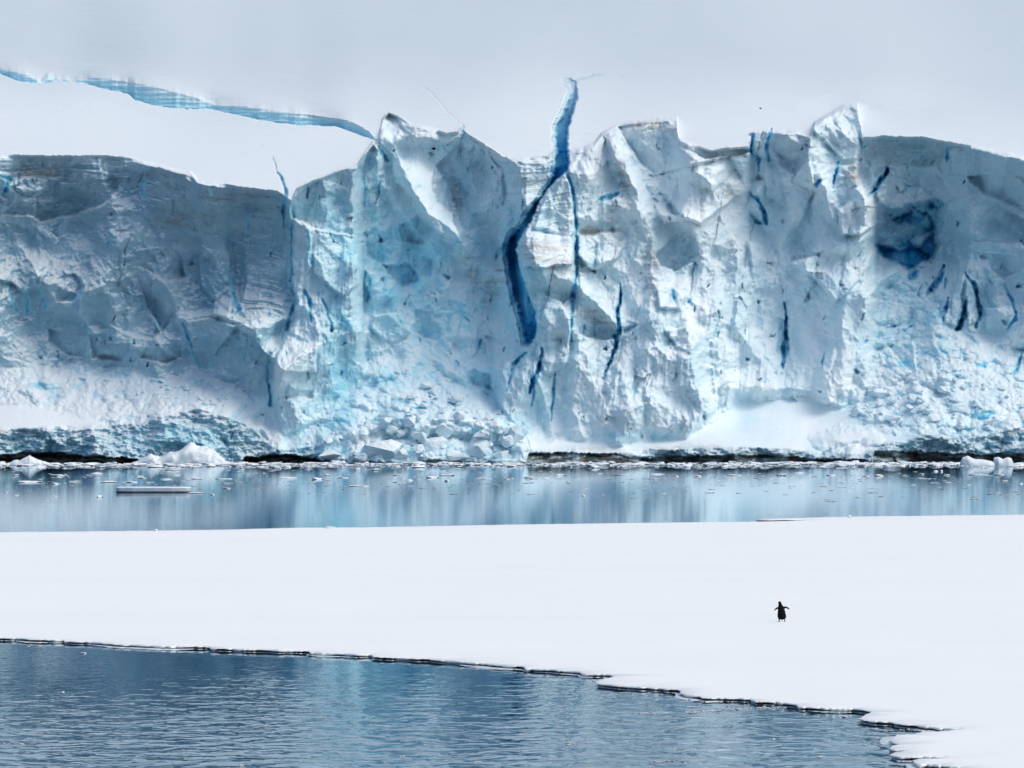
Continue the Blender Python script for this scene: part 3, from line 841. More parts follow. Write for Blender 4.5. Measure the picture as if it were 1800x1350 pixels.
crack([(254, 318, 1.5), (253, 350, 2)], 1.5, 0.5)
crack([(436, 380, 1.5), (434, 415, 1.5)], 1.5, 0.5)
crack([(0, 308, 3), (16, 315, 5), (10, 335, 4)], 2.5, 0.3)
crack([(664, 258, 3), (672, 272, 5), (680, 282, 4)], 2.5, 0.4)
crack([(640, 470, 3), (648, 500, 6), (645, 530, 4)], 1.5, 0.1)
crack([(838, 620, 2), (845, 600, 3)], 2, 0.4)
crack([(953, 612, 2), (950, 640, 5), (938, 668, 6), (930, 690, 3)], 5, 0.9)
crack([(938, 685, 3), (936, 712, 2)], 3, 0.8)
crack([(975, 655, 2), (973, 690, 3.5), (968, 740, 2)], 3, 0.6)
crack([(925, 620, 4), (905, 640, 4), (890, 690, 2)], 3, 0.5)
crack([(1025, 600, 1.5), (1027, 575, 3)], 2.5, 0.7)
crack([(1046, 590, 2), (1045, 570, 1)], 2.5, 0.7)
crack([(1118, 690, 2), (1120, 672, 1)], 2, 0.5)
crack([(1058, 350, 5), (1072, 348, 7), (1085, 340, 3)], 2.5, 0.5)
crack([(1092, 318, 1), (1088, 328, 2)], 1.5, 0.9)
crack([(1318, 340, 2), (1332, 352, 4), (1342, 372, 4), (1345, 392, 4)], 4, 0.7)
crack([(1318, 375, 2), (1328, 388, 5), (1338, 392, 4)], 3.5, 0.7)
crack([(1325, 235, 3), (1318, 262, 3), (1332, 280, 5), (1335, 300, 2)], 3, 0.4)
crack([(1356, 228, 4), (1346, 258, 3), (1352, 282, 2)], 3.5, 0.5)
crack([(1440, 318, 5), (1436, 328, 2)], 3, 1.0)
crack([(1474, 285, 2), (1468, 310, 3.5), (1464, 330, 1.5)], 3.5, 0.9)
crack([(1516, 258, 5), (1520, 256, 3)], 2.5, 0.6)
crack([(1560, 300, 5), (1548, 318, 5), (1540, 332, 4), (1526, 346, 2)], 6, 0.9)
crack([(1588, 322, 1.5), (1600, 328, 2), (1608, 327, 1)], 2, 0.3)
crack([(1668, 262, 3), (1666, 276, 5), (1664, 284, 2)], 3, 0.6)
crack([(1186, 525, 5), (1182, 510, 3)], 2.5, 0.3)
crack([(1210, 530, 3), (1216, 520, 1)], 2, 0.5)
crack([(1265, 560, 1.8), (1267, 548, 1)], 2, 0.8)
crack([(1258, 585, 1.8), (1260, 570, 1)], 2, 0.8)
crack([(1285, 568, 1.6), (1286, 560, 1)], 2, 0.8)
crack([(1521, 602, 4), (1524, 598, 3)], 2.5, 0.7)
crack([(1560, 576, 3), (1572, 574, 3)], 2, 0.5)
crack([(1590, 580, 3), (1605, 572, 3)], 2, 0.3)
# the ice cave
cave = [(1540, 428), (1548, 404), (1560, 392), (1582, 378), (1602, 362), (1640, 352), (1655, 358), (1648, 385), (1642, 402), (1650, 432), (1640, 452), (1615, 462), (1600, 476),
        (1590, 468), (1560, 456), (1545, 445)]
cvx = PX + 8 * fbm(PX / 26, PY / 26, 4, 421, 0.6); cvy = PY + 8 * fbm(PX / 26, PY / 26, 4, 422, 0.6)
cm_ = poly_mask(cvx, cvy, cave, 4.0)
cb, _ = cells(WX / 24, WY / 17, 431, 'block', 1.2, 1.0, 0.8)
D += cm_ * (2.8 - 2.4 * cb)
blue = np.maximum(blue, cm_ * np.clip(0.7 - cb, 0.5, 1))
deep = np.maximum(deep, cm_ * np.clip(-cb * 1.2 - 0.1, 0, 0.7))
cave2 = [(1542, 430), (1580, 440), (1620, 432), (1640, 410), (1646, 436), (1630, 455), (1600, 470), (1570, 460), (1545, 446)]
cm2 = poly_mask(cvx, cvy, cave2, 3.0)
D += cm2 * 2.6; deep = np.maximum(deep, cm2 * np.clip(.9 - .4 * cb, .6, 1))
crack([(1600, 362, 3), (1618, 372, 4), (1634, 380, 4), (1640, 395, 5)], 4, 0.8)
crack([(1648, 352, 2), (1655, 360, 5)], 3, 0.7)
crack([(1608, 480, 9), (1600, 488, 5)], 4, 0.7)
crack([(1660, 468, 4), (1652, 490, 6), (1638, 508, 6), (1630, 520, 3)], 5, 0.8)
crack([(1664, 490, 4), (1662, 505, 3)], 3.5, 0.8)
crack([(1622, 498, 2), (1614, 520, 3)], 3, 0.6)
crack([(1668, 525, 2), (1662, 545, 4), (1658, 565, 2)], 4, 0.9)
crack([(1697, 530, 2), (1695, 555, 6), (1688, 572, 8), (1684, 578, 6)], 6, 1.0)
crack([(1696, 480, 2), (1712, 500, 4), (1720, 530, 4.5), (1722, 560, 5), (1716, 575, 3)], 5, 0.7)
crack([(1740, 490, 2), (1745, 500, 2.5)], 2, 0.6)
crack([(1765, 500, 2), (1780, 530, 4), (1786, 560, 4), (1770, 580, 2)], 2.5, 0.4)
crack([(1796, 620, 2), (1790, 640, 3), (1780, 660, 2)], 3, 0.5)
crack([(1620, 470, 3), (1560, 460, 2)], 3, 0.3)
crack([(812, 222, 3), (815, 230, 2)], 1.5, 0.6)

# snow that lies on the aprons
snow = np.maximum(snow, np.where(face, smoothR, snow))
snow = np.maximum(snow, np.where(face, smoothL, snow))
snow = np.maximum(snow, np.where(face, 0.62 * apron + 0.55 * apronR + 0.35 * apronL, 0))
powder = poly_mask(WX, WY, [(590, 720), (700, 650), (800, 660), (860, 710), (760, 700), (680, 730), (600, 760)], 14)
snow = np.maximum(snow, np.where(face, powder, 0)); 
dust = 0.3 + 0.7 * sstep(-0.15, 0.35, fbm(WX / 60, WY / 60, 4, 501))
side = curve([(0, 0.02), (480, 0.05), (520, 0.3), (640, 0.25), (760, 0.45), (880, 0.62), (1000, 0.75), (1200, 1.0), (1500, 1.0), (1620, 0.35), (1800, 0.25)], cx)[None, :]
fade = sstep(0, 60, PY - T) * 0.5 + 0.5
snow = np.maximum(snow, np.where(face, dust * side * fade * (1 - footzone), 0))
snow = snow * (1 - np.clip(blue * 0.75, 0, 1) * face)

# left wall: dirty bare ice, its weaker sky light also put into the tone
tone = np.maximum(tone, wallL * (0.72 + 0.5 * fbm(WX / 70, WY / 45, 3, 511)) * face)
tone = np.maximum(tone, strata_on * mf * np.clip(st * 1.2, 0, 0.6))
tone = np.maximum(tone, 0.5 * poly_mask(WX, WY, [(512, 345), (650, 255), (630, 410), (530, 400)], 8))  # shading of the left-facing grey face, put into the tone
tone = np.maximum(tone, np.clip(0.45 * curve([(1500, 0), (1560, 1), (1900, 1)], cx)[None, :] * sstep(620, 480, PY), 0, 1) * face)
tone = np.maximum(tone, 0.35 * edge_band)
def grime(x, y, rx, ry_, v, ang=0):
    global dirt
    dirt = np.maximum(dirt, blob(x, y, rx, ry_, ang) * v)
for a_ in [(950, 440, 50, 26, 1.0), (1000, 470, 50, 20, .7, 20), (1050, 410, 40, 14, .9), (1150, 220, 60, 14, .9), (1095, 320, 14, 60, .8, -15), (1085, 400, 20, 60, .8),
           (1145, 470, 18, 90, .8, -8), (330, 385, 70, 24, .8), (60, 300, 90, 12, .8), (230, 310, 140, 10, .6), (420, 345, 90, 10, .6), (560, 300, 60, 10, .7, -14),
           (855, 255, 50, 10, .9, 35), (800, 350, 14, 70, .7, -10), (830, 470, 20, 50, .7, -20), (1500, 310, 14, 24, 1.0), (660, 205, 40, 12, .5), (1020, 240, 30, 18, .5, 30),
           (925, 320, 40, 12, .5), (1290, 345, 20, 16, .7), (870, 500, 20, 60, .8, 10), (500, 345, 30, 10, .8), (1390, 232, 40, 6, .8), (1050, 560, 60, 16, .7, 20), (1740, 262, 60, 6, .5, 10),
           (1150, 790, 200, 8, .5), (640, 775, 30, 10, .8), (690, 765, 40, 16, .6), (1640, 765, 30, 12, .5)]:
    grime(*a_)
dirt = dirt * mf

# foot of the glacier: dark undercut band at the water
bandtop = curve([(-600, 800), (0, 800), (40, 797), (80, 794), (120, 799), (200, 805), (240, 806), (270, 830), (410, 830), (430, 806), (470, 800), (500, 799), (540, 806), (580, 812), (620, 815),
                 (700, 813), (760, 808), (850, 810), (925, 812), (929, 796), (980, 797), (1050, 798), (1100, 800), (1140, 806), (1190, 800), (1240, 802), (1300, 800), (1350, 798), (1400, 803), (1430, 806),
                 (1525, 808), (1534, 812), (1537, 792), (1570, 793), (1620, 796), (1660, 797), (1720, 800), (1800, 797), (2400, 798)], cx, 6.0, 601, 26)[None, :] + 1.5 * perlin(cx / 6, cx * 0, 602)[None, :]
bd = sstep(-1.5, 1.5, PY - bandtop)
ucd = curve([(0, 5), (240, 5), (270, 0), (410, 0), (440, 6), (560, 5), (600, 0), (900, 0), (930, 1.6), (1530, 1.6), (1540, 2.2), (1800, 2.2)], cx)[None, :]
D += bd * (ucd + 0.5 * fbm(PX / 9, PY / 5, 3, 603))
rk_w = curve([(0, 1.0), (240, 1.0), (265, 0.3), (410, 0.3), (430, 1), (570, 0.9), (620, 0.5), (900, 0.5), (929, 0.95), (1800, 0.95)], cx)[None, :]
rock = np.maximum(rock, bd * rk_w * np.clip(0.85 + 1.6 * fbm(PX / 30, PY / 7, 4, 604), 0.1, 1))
# the wall above the band: rough, layered ice
fz = footzone * (1 - bd) * (1 - apron)
D -= fz * (1.7 * fbm(PX / 26, PY / 15, 4, 611, 0.6) + 0.35 * st)
fr = curve([(-600, .1), (0, 0.1), (920, 0.0), (935, .5), (1540, .55), (1800, .45)], cx)[None, :]
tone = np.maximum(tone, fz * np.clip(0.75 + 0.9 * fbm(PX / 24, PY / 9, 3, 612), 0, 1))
rock = np.maximum(rock, fz * fr * sstep(-0.08, 0.30, fbm(PX / 30, PY / 9, 4, 613)))
snow = snow * (1 - 0.9 * fz) * (1 - bd)
cone = blob(1490, 772, 70, 22, 0, 1.0)
D -= 2.0 * cone * (1 - bd); snow = np.maximum(snow, cone * (1 - bd))

# snow slope: wind ripples, faint cracks
slope_m = (1 - mf) * (~face) * (1 - m_rift)
D -= slope_m * (0.10 * fbm(PX / 50, PY / 7, 3, 621) + 0.05 * fbm(PX / 90 + PY / 60, PY / 30, 2, 622) + 0.1 * fbm(PX / 420, (PY + 0.25 * PX) / 110, 2, 623))
fc = polydist(wxx, wyy, [(745, 155), (765, 170), (785, 195), (805, 215)])[0]
D += 0.14 * np.clip(1 - fc / 1.8, 0, 1)
fc = polydist(wxx, wyy, [(235, 178), (160, 186), (110, 190)])[0]
D += 0.12 * np.clip(1 - fc / 6.0, 0, 1)
# wind hollow behind the white horn
k = blob(1530, 195, 130, 30, 4, 1.6) * (~face)
D += 1.2 * hblur(k, 20)
# rift wall detail
D -= m_rift * (0.35 * fbm(PX / 60, PY / 5, 3, 631))
snow = np.where(m_rift > 0, 0.45 * sstep(8, 1, PY - Ur) + 0.12 * sstep(0.0, 0.4, fbm(PX / 18, PY / 6, 3, 632)), snow)

Yw = Y0 + D
VX = (PX - 900) * Yw / F
VZ = HC + (HY - PY) * Yw / F
co = np.stack([VX, Yw, VZ], -1).reshape(-1, 3).astype(np.float32)

glacier_mat = mat_glacier()
def grid_mesh(name, co, H, W, mats, attrs):
    me = bpy.data.meshes.new(name)
    nv = H * W; nf = (H - 1) * (W - 1)
    me.vertices.add(nv); me.vertices.foreach_set('co', co.ravel())
    i = np.arange(nv, dtype=np.int32).reshape(H, W)
    q = np.stack([i[:-1, :-1], i[:-1, 1:], i[1:, 1:], i[1:, :-1]], -1).reshape(-1)
    me.loops.add(nf * 4); me.loops.foreach_set('vertex_index', q)
    me.polygons.add(nf)
    me.polygons.foreach_set('loop_start', np.arange(0, nf * 4, 4, dtype=np.int32))
    me.polygons.foreach_set('use_smooth', np.ones(nf, bool))
    for k_, v_ in attrs.items():
        a = me.attributes.new(k_, 'FLOAT', 'POINT')
        a.data.foreach_set('value', np.clip(v_, 0, 1).astype(np.float32).ravel())
    me.update(calc_edges=True)
    me.validate()
    me.materials.append(mats)
    o = bpy.data.objects.new(name, me)
    COL.objects.link(o)
    return o

g = grid_mesh('glacier', co, H_, W_, glacier_mat, dict(snow=snow, blue=blue, deep=deep, dirt=dirt, rock=rock, tone=tone, slope=np.where(face, 0.45 * sstep(drape_n + 3, drape_n - 6, below) * (drape_w > 1), 1) * (1 - m_rift) * np.where(face, 1, 0.45 + 0.55 * sstep(20, 190, 262 - PY - fbm(PX / 300, PY / 120, 2, 641) * 40 + 60 * sstep(1300, 1800, PX)))))  # slope mask: painted dimming, stronger uphill, eased at the rim
tag(g, kind='structure')

def glacier_depth(px, py):
    c = int(np.argmin(np.abs(cx - px))); r = int(np.argmin(np.abs(ry - py)))
    return float(Yw[r, c])

# ================================================================== WATER
S = 6000
water = link_mesh('water', [(-S, -1500, 0), (S, -1500, 0), (S, 3000, 0), (-S, 3000, 0)], [(0, 1, 2, 3)], mat_water(), False)
tag(water, kind='structure')

# ================================================================== SNOW-COVERED SEA ICE
snow_mat = mat_snow('floe_snow', 0.05, (0.855, 0.905, 0.895))
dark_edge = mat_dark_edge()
wet_ice = mat_ice('wet_ice_ledge', (0.35, 0.45, 0.52), (0.62, 0.70, 0.75), 0.3, 3.0, 0.03)

near = [(-700, 1098), (-200, 1112), (0, 1119.5), (30, 1120), (60, 1122), (112, 1123), (115, 1125), (170, 1127), (200, 1129), (203, 1130), (260, 1132), (300, 1134), (368, 1134), (372, 1137), (440, 1139),
        (490, 1141), (540, 1142), (548, 1145), (600, 1147), (655, 1149), (657, 1152), (700, 1154), (745, 1156), (790, 1159), (795, 1160), (840, 1163), (870, 1166), (922, 1170), (925, 1173),
        (970, 1175), (1020, 1179), (1025, 1182), (1072, 1183), (1080, 1187), (1062, 1191), (1047, 1198), (1060, 1200), (1080, 1203), (1130, 1206), (1165, 1207), (1168, 1209), (1190, 1210), (1199, 1212),
        (1196, 1216), (1205, 1219), (1232, 1221), (1235, 1224), (1320, 1225), (1322, 1227), (1330, 1231), (1367, 1231), (1370, 1233), (1400, 1235), (1405, 1240), (1445, 1242), (1505, 1243), (1520, 1245),
        (1533, 1249), (1520, 1254), (1508, 1261), (1530, 1265), (1570, 1266), (1575, 1269), (1620, 1273), (1650, 1277), (1688, 1279.5), (1640, 1284), (1590, 1290), (1572, 1294), (1563, 1298), (1572, 1303), (1584, 1306),
        (1562, 1311), (1570, 1315), (1594, 1317), (1564, 1322), (1568, 1325), (1600, 1327), (1668, 1328), (1640, 1331), (1605, 1334), (1612, 1339), (1650, 1342), (1690, 1346), (1735, 1353), (1800, 1366), (2000, 1400), (2700, 1480)]
far = [(2700, 890), (1800, 903.5), (1600, 906), (1500, 907), (1440, 908.3), (1420, 909.0), (1345, 911.3), (1330, 912.6), (1350, 913.2), (1400, 912.6), (1424, 912.4), (1405, 914.2), (1330, 916.2), (1200, 917.3), (900, 921), (640, 926), (500, 927), (400, 930), (200, 932.5), (0, 934.5), (-700, 944)]

rng = random.Random(5)
def densify(pts, step):
    out = []
    for a, b in zip(pts[:-1], pts[1:]):
        n = max(1, int(abs(math.hypot(b[0] - a[0], b[1] - a[1])) / step))
        for i in range(n):
            t = i / n
            out.append((a[0] + (b[0] - a[0]) * t, a[1] + (b[1] - a[1]) * t))
    out.append(pts[-1])
    return out

TOPZ = 0.125
nd = densify(near, 3.0)
fd = densify(far, 10.0)
outline = []
for i, (x, y) in enumerate(nd):
    p = on_water(x, y, TOPZ)
    w1 = mnoise.noise(Vector((x / 22.0, y / 9.0, 1.0))) * 0.35 + mnoise.noise(Vector((x / 6.0, y / 4.0, 5.0))) * 0.22
    outline.append((p[0] + 0.03 * mnoise.noise(Vector((x / 5.0, 3, 3))), p[1] + w1))
n_near = len(outline)
for i, (x, y) in enumerate(fd):
    p = on_water(x, y, TOPZ)
    outline.append((p[0], p[1] + mnoise.noise(Vector((x / 30.0, 8.0, 2.0))) * 0.5))
# orientation: near goes left->right, far goes right->left : counter-clockwise
NO = len(outline)
def normals(pl):
    out = []
    for i in range(len(pl)):
        a = Vector(pl[i - 2]); b = Vector(pl[(i + 2) % len(pl)])
        t = (b - a)
        # use a foreshortening-free normal
        nn = Vector((t.y, -t.x))
        out.append(nn.normalized() if nn.length > 1e-6 else Vector((0, -1)))
    return out
nrm = normals(outline)
# interior points
interior = []
ys = []
y_ = 1480.0
while y_ > 892:
    ys.append(y_); y_ -= max(2.0, 6.0 * ((y_ - 699) / 500.0) ** 1.2)
def in_poly(px_, py_, poly):
    c = False
    n = len(poly); j = n - 1
    for i in range(n):
        xi, yi = poly[i]; xj, yj = poly[j]
        if (yi > py_) != (yj > py_) and px_ < (xj - xi) * (py_ - yi) / (yj - yi) + xi: c = not c
        j = i
    return c
near_y = lambda x: np.interp(x, [p[0] for p in near[:34]] + [p[0] for p in near[-6:]], [p[1] for p in near[:34]] + [p[1] for p in near[-6:]])
pix_poly = [(p[0], p[1] - 1.5) for p in near] + [(p[0], p[1] + 1.5) for p in far]
for yy_ in ys:
    for xx_ in np.arange(-690, 2690, 22.0):
        x2 = xx_ + rng.uniform(-6, 6); y2 = yy_ + rng.uniform(-1, 1)
        if in_poly(x2, y2, pix_poly):
            p = on_water(x2, y2, TOPZ)
            interior.append((p[0], p[1]))
allv = [Vector(p) for p in outline] + [Vector(p) for p in interior]
edges_ = [(i, (i + 1) % NO) for i in range(NO)]
vo, eo, fo, ov, oe, of = geometry.delaunay_2d_cdt(allv, edges_, [list(range(NO))], 1, 1e-5)
def floe_z(x, y):
    return TOPZ + 0.05 * mnoise.noise(Vector((x / 9.0, y / 17.0, 0))) + 0.035 * mnoise.noise(Vector((x / 3.0, y / 5.0, 4))) + 0.012 * mnoise.noise(Vector((x / 0.9, y / 1.6, 9)))
verts = []
orig_index = {}
for i, v in enumerate(vo):
    edge_v = any(k < NO for k in ov[i]) if ov[i] else False
    z = floe_z(v.x, v.y)
    if edge_v:
        z = TOPZ - 0.03 + 0.015 * mnoise.noise(Vector((v.x * 2, v.y * 2, 7)))
        for k in ov[i]:
            if k < NO: orig_index[k] = i
    verts.append((v.x, v.y, z))
faces = [tuple(f) for f in fo]
# edge skirt : rounded lip, undercut, dark wall, submerged ledge
def ring(off, z, jit=0.0, zj=0.0, s=0):
    base = len(verts)
    for i in range(NO):
        n = nrm[i]
        o_ = off + jit * mnoise.noise(Vector((outline[i][0] * 1.3 + s, outline[i][1] * 1.3, s)))
        verts.append((outline[i][0] + n.x * o_, outline[i][1] + n.y * o_, z + zj * mnoise.noise(Vector((outline[i][0] * 2.0, outline[i][1] * 0.8, 3 + s)))))
    return base
def strip(r0, r1):
    out = []
    for i in range(NO):
        j = (i + 1) % NO
        a = orig_index.get(i, i) if r0 is None else r0 + i
        b = orig_index.get(j, j) if r0 is None else r0 + j
        out.append((a, r1 + i, r1 + j, b))
    return out
rA = ring(0.03, TOPZ - 0.055, 0.02, 0.02, 1)
rB = ring(0.01, TOPZ - 0.075, 0.02, 0.06, 2)
rC = ring(-0.16, TOPZ - 0.085, 0.05, 0.02, 3)
rD = ring(-0.14, -0.02, 0.05, 0, 4)
rE = ring(-0.14, -0.4, 0, 0, 5)
n_top = len(faces)
faces += strip(None, rA) + strip(rA, rB)
n_lip = len(faces)
faces += strip(rB, rC) + strip(rC, rD) + strip(rD, rE)
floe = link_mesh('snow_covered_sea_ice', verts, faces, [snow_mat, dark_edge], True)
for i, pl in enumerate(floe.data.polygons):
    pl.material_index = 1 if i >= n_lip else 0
bm = bmesh.new(); bm.from_mesh(floe.data)
bmesh.ops.recalc_face_normals(bm, faces=bm.faces)
bm.to_mesh(floe.data); bm.free()
tag(floe, kind='structure')
# submerged ledge / slush rim along the near edge, in patches
lv = []; lf = []
for i in range(n_near):
    x, y = outline[i]; n = nrm[i]
    q = mnoise.noise(Vector((x * 0.5, y * 0.15, 31.0)))
    wd = max(0.0, 0.05 + 0.9 * q)
    lv += [(x - n.x * 0.15, y - n.y * 0.15, 0.012), (x + n.x * wd, y + n.y * wd, 0.010 + 0.02 * max(0, q)), (x + n.x * (wd + 0.04), y + n.y * (wd + 0.04), -0.03)]
for i in range(n_near - 1):
    a = i * 3; b = a + 3
    lf += [(a, a + 1, b + 1, b), (a + 1, a + 2, b + 2, b + 1)]
ledge = link_mesh('ice_ledge', lv, lf, wet_ice)
tag(ledge, kind='structure')

# ================================================================== ICE BLOCKS, BERGY BITS, BRASH
block_ice = mat_ice('fallen_block_ice', (0.42, 0.70, 0.84), (0.74, 0.86, 0.91), 0.5, 0.6, 0.25)
white_ice = mat_ice('white_bergy_ice', (0.42, 0.58, 0.68), (0.68, 0.77, 0.83), 0.55, 0.8, 0.12)
brash_ice = mat_ice('brash_ice', (0.55, 0.62, 0.68), (0.80, 0.83, 0.86), 0.5, 4.0, 0.03)
dark_ice = mat_ice('clear_dark_ice', (0.05, 0.06, 0.065), (0.16, 0.17, 0.18), 0.35, 4.0, 0.03)

def chunk_mesh(name, size, seed, mat, sub=2, rough=0.12, npts=16, flat_bottom=None, pts=None, disp_scale=1.0, soft=0.35):
    r = random.Random(seed)
    bm = bmesh.new()
    if pts is None:
        pts = []
        for k_ in range(npts):
            v = Vector((r.gauss(0, 1), r.gauss(0, 1), r.gauss(0, 1))).normalized()
            pts.append(v * r.uniform(0.75, 1.1))
    for v in pts:
        bm.verts.new((v[0] * size[0] / 2, v[1] * size[1] / 2, v[2] * size[2] / 2))
    bmesh.ops.convex_hull(bm, input=bm.verts)
    loose = [v for v in bm.verts if not v.link_faces]
    if loose: bmesh.ops.delete(bm, geom=loose, context='VERTS')
    bmesh.ops.triangulate(bm, faces=bm.faces)
    for k_ in range(sub):
        bmesh.ops.subdivide_edges(bm, edges=bm.edges, cuts=1, use_grid_fill=True)
        bmesh.ops.triangulate(bm, faces=bm.faces)
    s = max(size)
    for k_ in range(1):
        bmesh.ops.smooth_vert(bm, verts=bm.verts, factor=soft, use_axis_x=True, use_axis_y=True, use_axis_z=True)
    for v in bm.verts:
        q = Vector((v.co.x / s * 5 * disp_scale + seed, v.co.y / s * 5 * disp_scale, v.co.z / s * 5 * disp_scale))
        d = mnoise.noise(q) * 0.6 + mnoise.noise(q * 2.3) * 0.4 + mnoise.noise(q * 5.1) * 0.25
        n_ = v.co.normalized() if v.co.length > 0 else Vector((0, 0, 1))
        v.co += Vector((n_.x * size[0], n_.y * size[1], n_.z * size[2])) * d * rough
    me = bpy.data.meshes.new(name)
    bmesh.ops.recalc_face_normals(bm, faces=bm.faces)
    bm.to_mesh(me); bm.free()
    me.materials.append(mat)
    return me

def put(name, me, loc, rot=0.0, scale=(1, 1, 1), label=None, cat=None, group=None):
    o = bpy.data.objects.new(name, me)
    COL.objects.link(o)
    o.location = loc; o.rotation_euler = (0, 0, rot); o.scale = scale
    tag(o, label, cat, group)
    return o

# fallen blocks at the foot of the apron: px, py, width px, height px, seed, label
BL = [(845, 790, 62, 50, 1, 'pale rounded ice block at the waterline right of the rubble heap'),
      (760, 783, 58, 44, 2, 'white angular ice block with sloping face low in the middle of the rubble heap'),
      (668, 790, 86, 46, 3, 'large white wedge of fallen ice with dark gap below, left in the rubble heap'),
      (782, 757, 44, 40, 4, 'grey leaning ice slab standing in the upper middle of the rubble heap'),
      (703, 800, 50, 26, 5, 'low blue grey ice block at the waterline between two white blocks'),
      (880, 800, 42, 28, 6, 'small blue ice block at the right end of the rubble heap waterline'),
      (805, 802, 44, 22, 7, 'low broken ice block at the waterline just left of the pale rounded one'),
      (845, 765, 30, 16, 8, 'dirty grey slab of ice lying above the pale rounded block'),
      (905, 770, 34, 46, 9, 'upright blue white block at the right corner of the rubble heap beside the snow ledge'),
      (650, 752, 30, 18, 10, 'small white block near the top left of the rubble heap'),
      (720, 742, 26, 18, 11, 'small white block high on the middle of the rubble heap'),
      (735, 765, 30, 20, 12, 'small angular block between the white wedge and the angular block'),
      (870, 748, 30, 18, 13, 'small white block high on the right shoulder of the rubble heap'),
      (1540, 692, 36, 20, 14, 'pale blue block at the left end of the right hand debris field'),
      (1605, 700, 30, 18, 15, 'pale block in the middle of the right hand debris field'),
      (1690, 718, 40, 22, 16, 'wide white block on the right hand debris field above the dark ledge'),
      (1640, 735, 30, 16, 17, 'low white block near the bottom of the right hand debris field'),
      (1570, 735, 34, 16, 18, 'low pale block at the bottom left of the right hand debris field'),
      (1745, 742, 34, 22, 19, 'pale block at the bottom right of the right hand debris field'),
      (575, 800, 50, 20, 20, 'turquoise ice lump at the waterline left of the rubble heap')]
for (px, py, wpx, hpx, sd, lab) in BL:
    Yd = glacier_depth(px, py) - 0.9
    s = Yd / F
    me = chunk_mesh('ice_block', (wpx * s * 1.05, wpx * s * 0.8, hpx * s * 1.05), 40 + sd, block_ice, 3, 0.035, 12, soft=0.12)
    x, y, z = ray(px, py, Yd)
    put('ice_block', me, (x, y + 0.3, z), 0, (1, 1, 1), lab, 'ice block', 'fallen ice blocks below the glacier')

rc = random.Random(77)
bsh = [chunk_mesh('ice_chunk', (2, 2, 2), 700 + i, block_ice, 2, 0.08, 13, soft=0.22) for i in range(8)]
def chunks(n, box, lo, hi, label, group, ok):
    k_ = 0
    while k_ < n:
        px, py = rc.uniform(box[0], box[2]), rc.uniform(box[1], box[3])
        if not ok(px, py): continue
        k_ += 1
        wpx = lo + (hi - lo) * rc.random() ** 2
        Yd = glacier_depth(px, py) - wpx * 0.018
        s_ = Yd / F
        put('ice_chunk', bsh[rc.randrange(8)], ray(px, py, Yd), rc.uniform(0, 6.3), (wpx * s_ / 2, wpx * s_ / 2, wpx * s_ * rc.uniform(.3, .5)), label, 'ice chunk', group)
chunks(110, (575, 662, 922, 808), 7, 32, 'little pale ice chunk scattered among the bigger blocks of the central rubble heap', 'small chunks of the central rubble heap',
       lambda x, y: y > 675 + abs(x - 760) * 0.42 and (x < 905 or y > 745))
chunks(75, (1500, 640, 1800, 765), 7, 24, 'little pale ice chunk scattered over the right hand debris field', 'small chunks of the right debris field', lambda x, y: y < 745 + (x - 1500) * .05 and y > 660 + abs(x - 1640) * .1)
chunks(40, (120, 655, 440, 735), 6, 18, 'little blue white ice chunk scattered on the debris strip below the left wall', 'small chunks of the left debris strip', lambda x, y: y > 655 + (x - 120) * .08 and y < 675 + (x - 120) * .15)

# small berg in front of the left foot: a peaked ridge
def hump_mesh(name, prof, depth, mat, seed, base=-0.4, rough=0.15):
    """prof: (x, height) along its length; cross-section bulges in depth"""
    n = 70; m = 18
    vs = []; fs = []
    x0, x1 = prof[0][0], prof[-1][0]
    for i in range(n + 1):
        x = x0 + (x1 - x0) * i / n
        h = float(np.interp(x, [p[0] for p in prof], [p[1] for p in prof]))
        endw = min(1.0, 4.0 * i / n, 4.0 * (n - i) / n) ** 0.6
        for j in range(m + 1):
            a = math.pi * j / m
            y = -math.cos(a) * depth / 2 * (0.15 + 0.85 * endw)
            z = base + (h - base) * (max(0.0, math.sin(a)) ** 0.75)
            q = Vector((x * 0.9 + seed, y * 0.9, z * 0.9))
            d = (mnoise.noise(q) + 0.6 * mnoise.noise(q * 2.4) + 0.35 * mnoise.noise(q * 6)) * rough
            vs.append((x + d * 0.6, y + d * (-math.cos(a)), z + d * math.sin(a)))
    for i in range(n):
        for j in range(m):
            a = i * (m + 1) + j
            fs.append((a, a + m + 1, a + m + 2, a + 1))
    me = bpy.data.meshes.new(name); me.from_pydata(vs, [], fs); me.materials.append(mat)
    me.polygons.foreach_set('use_smooth', [True] * len(me.polygons)); me.update()
    bm = bmesh.new(); bm.from_mesh(me); bmesh.ops.recalc_face_normals(bm, faces=bm.faces); bm.to_mesh(me); bm.free()
    return me

s = 662 / F
put('bergy_bit', hump_mesh('bergy_bit', [(-6.8 * 1, 0.05), (-5.5, .5), (-4.4, 1.0), (-3.2, .8), (-2.2, 1.3), (-.8, 1.7), (0.2, 2.5), (1.2, 1.9), (2.4, 1.9), (3.2, 1.3), (4.2, .3), (5.6, .15), (7.0, 0.02)], 5.0, white_ice, 3, -0.4, 0.35),
    (ray(330, 815, 660)[0], 661, 0), 0, (1, 1, 1), 'white peaked ice heap afloat at the foot of the left blue ice', 'bergy bit')
put('bergy_bit', hump_mesh('bergy_bit', [(-2.6, 0.05), (-1.9, .45), (-1.1, .5), (0.0, 1.15), (.6, .8), (1.2, .5), (2.0, .3), (2.6, .05)], 2.2, white_ice, 13, -0.4, 0.15),
    (ray(50, 815, 650)[0], 652, 0), 0, (1, 1, 1), 'small white pointed ice lump afloat before the dark undercut at far left', 'bergy bit')
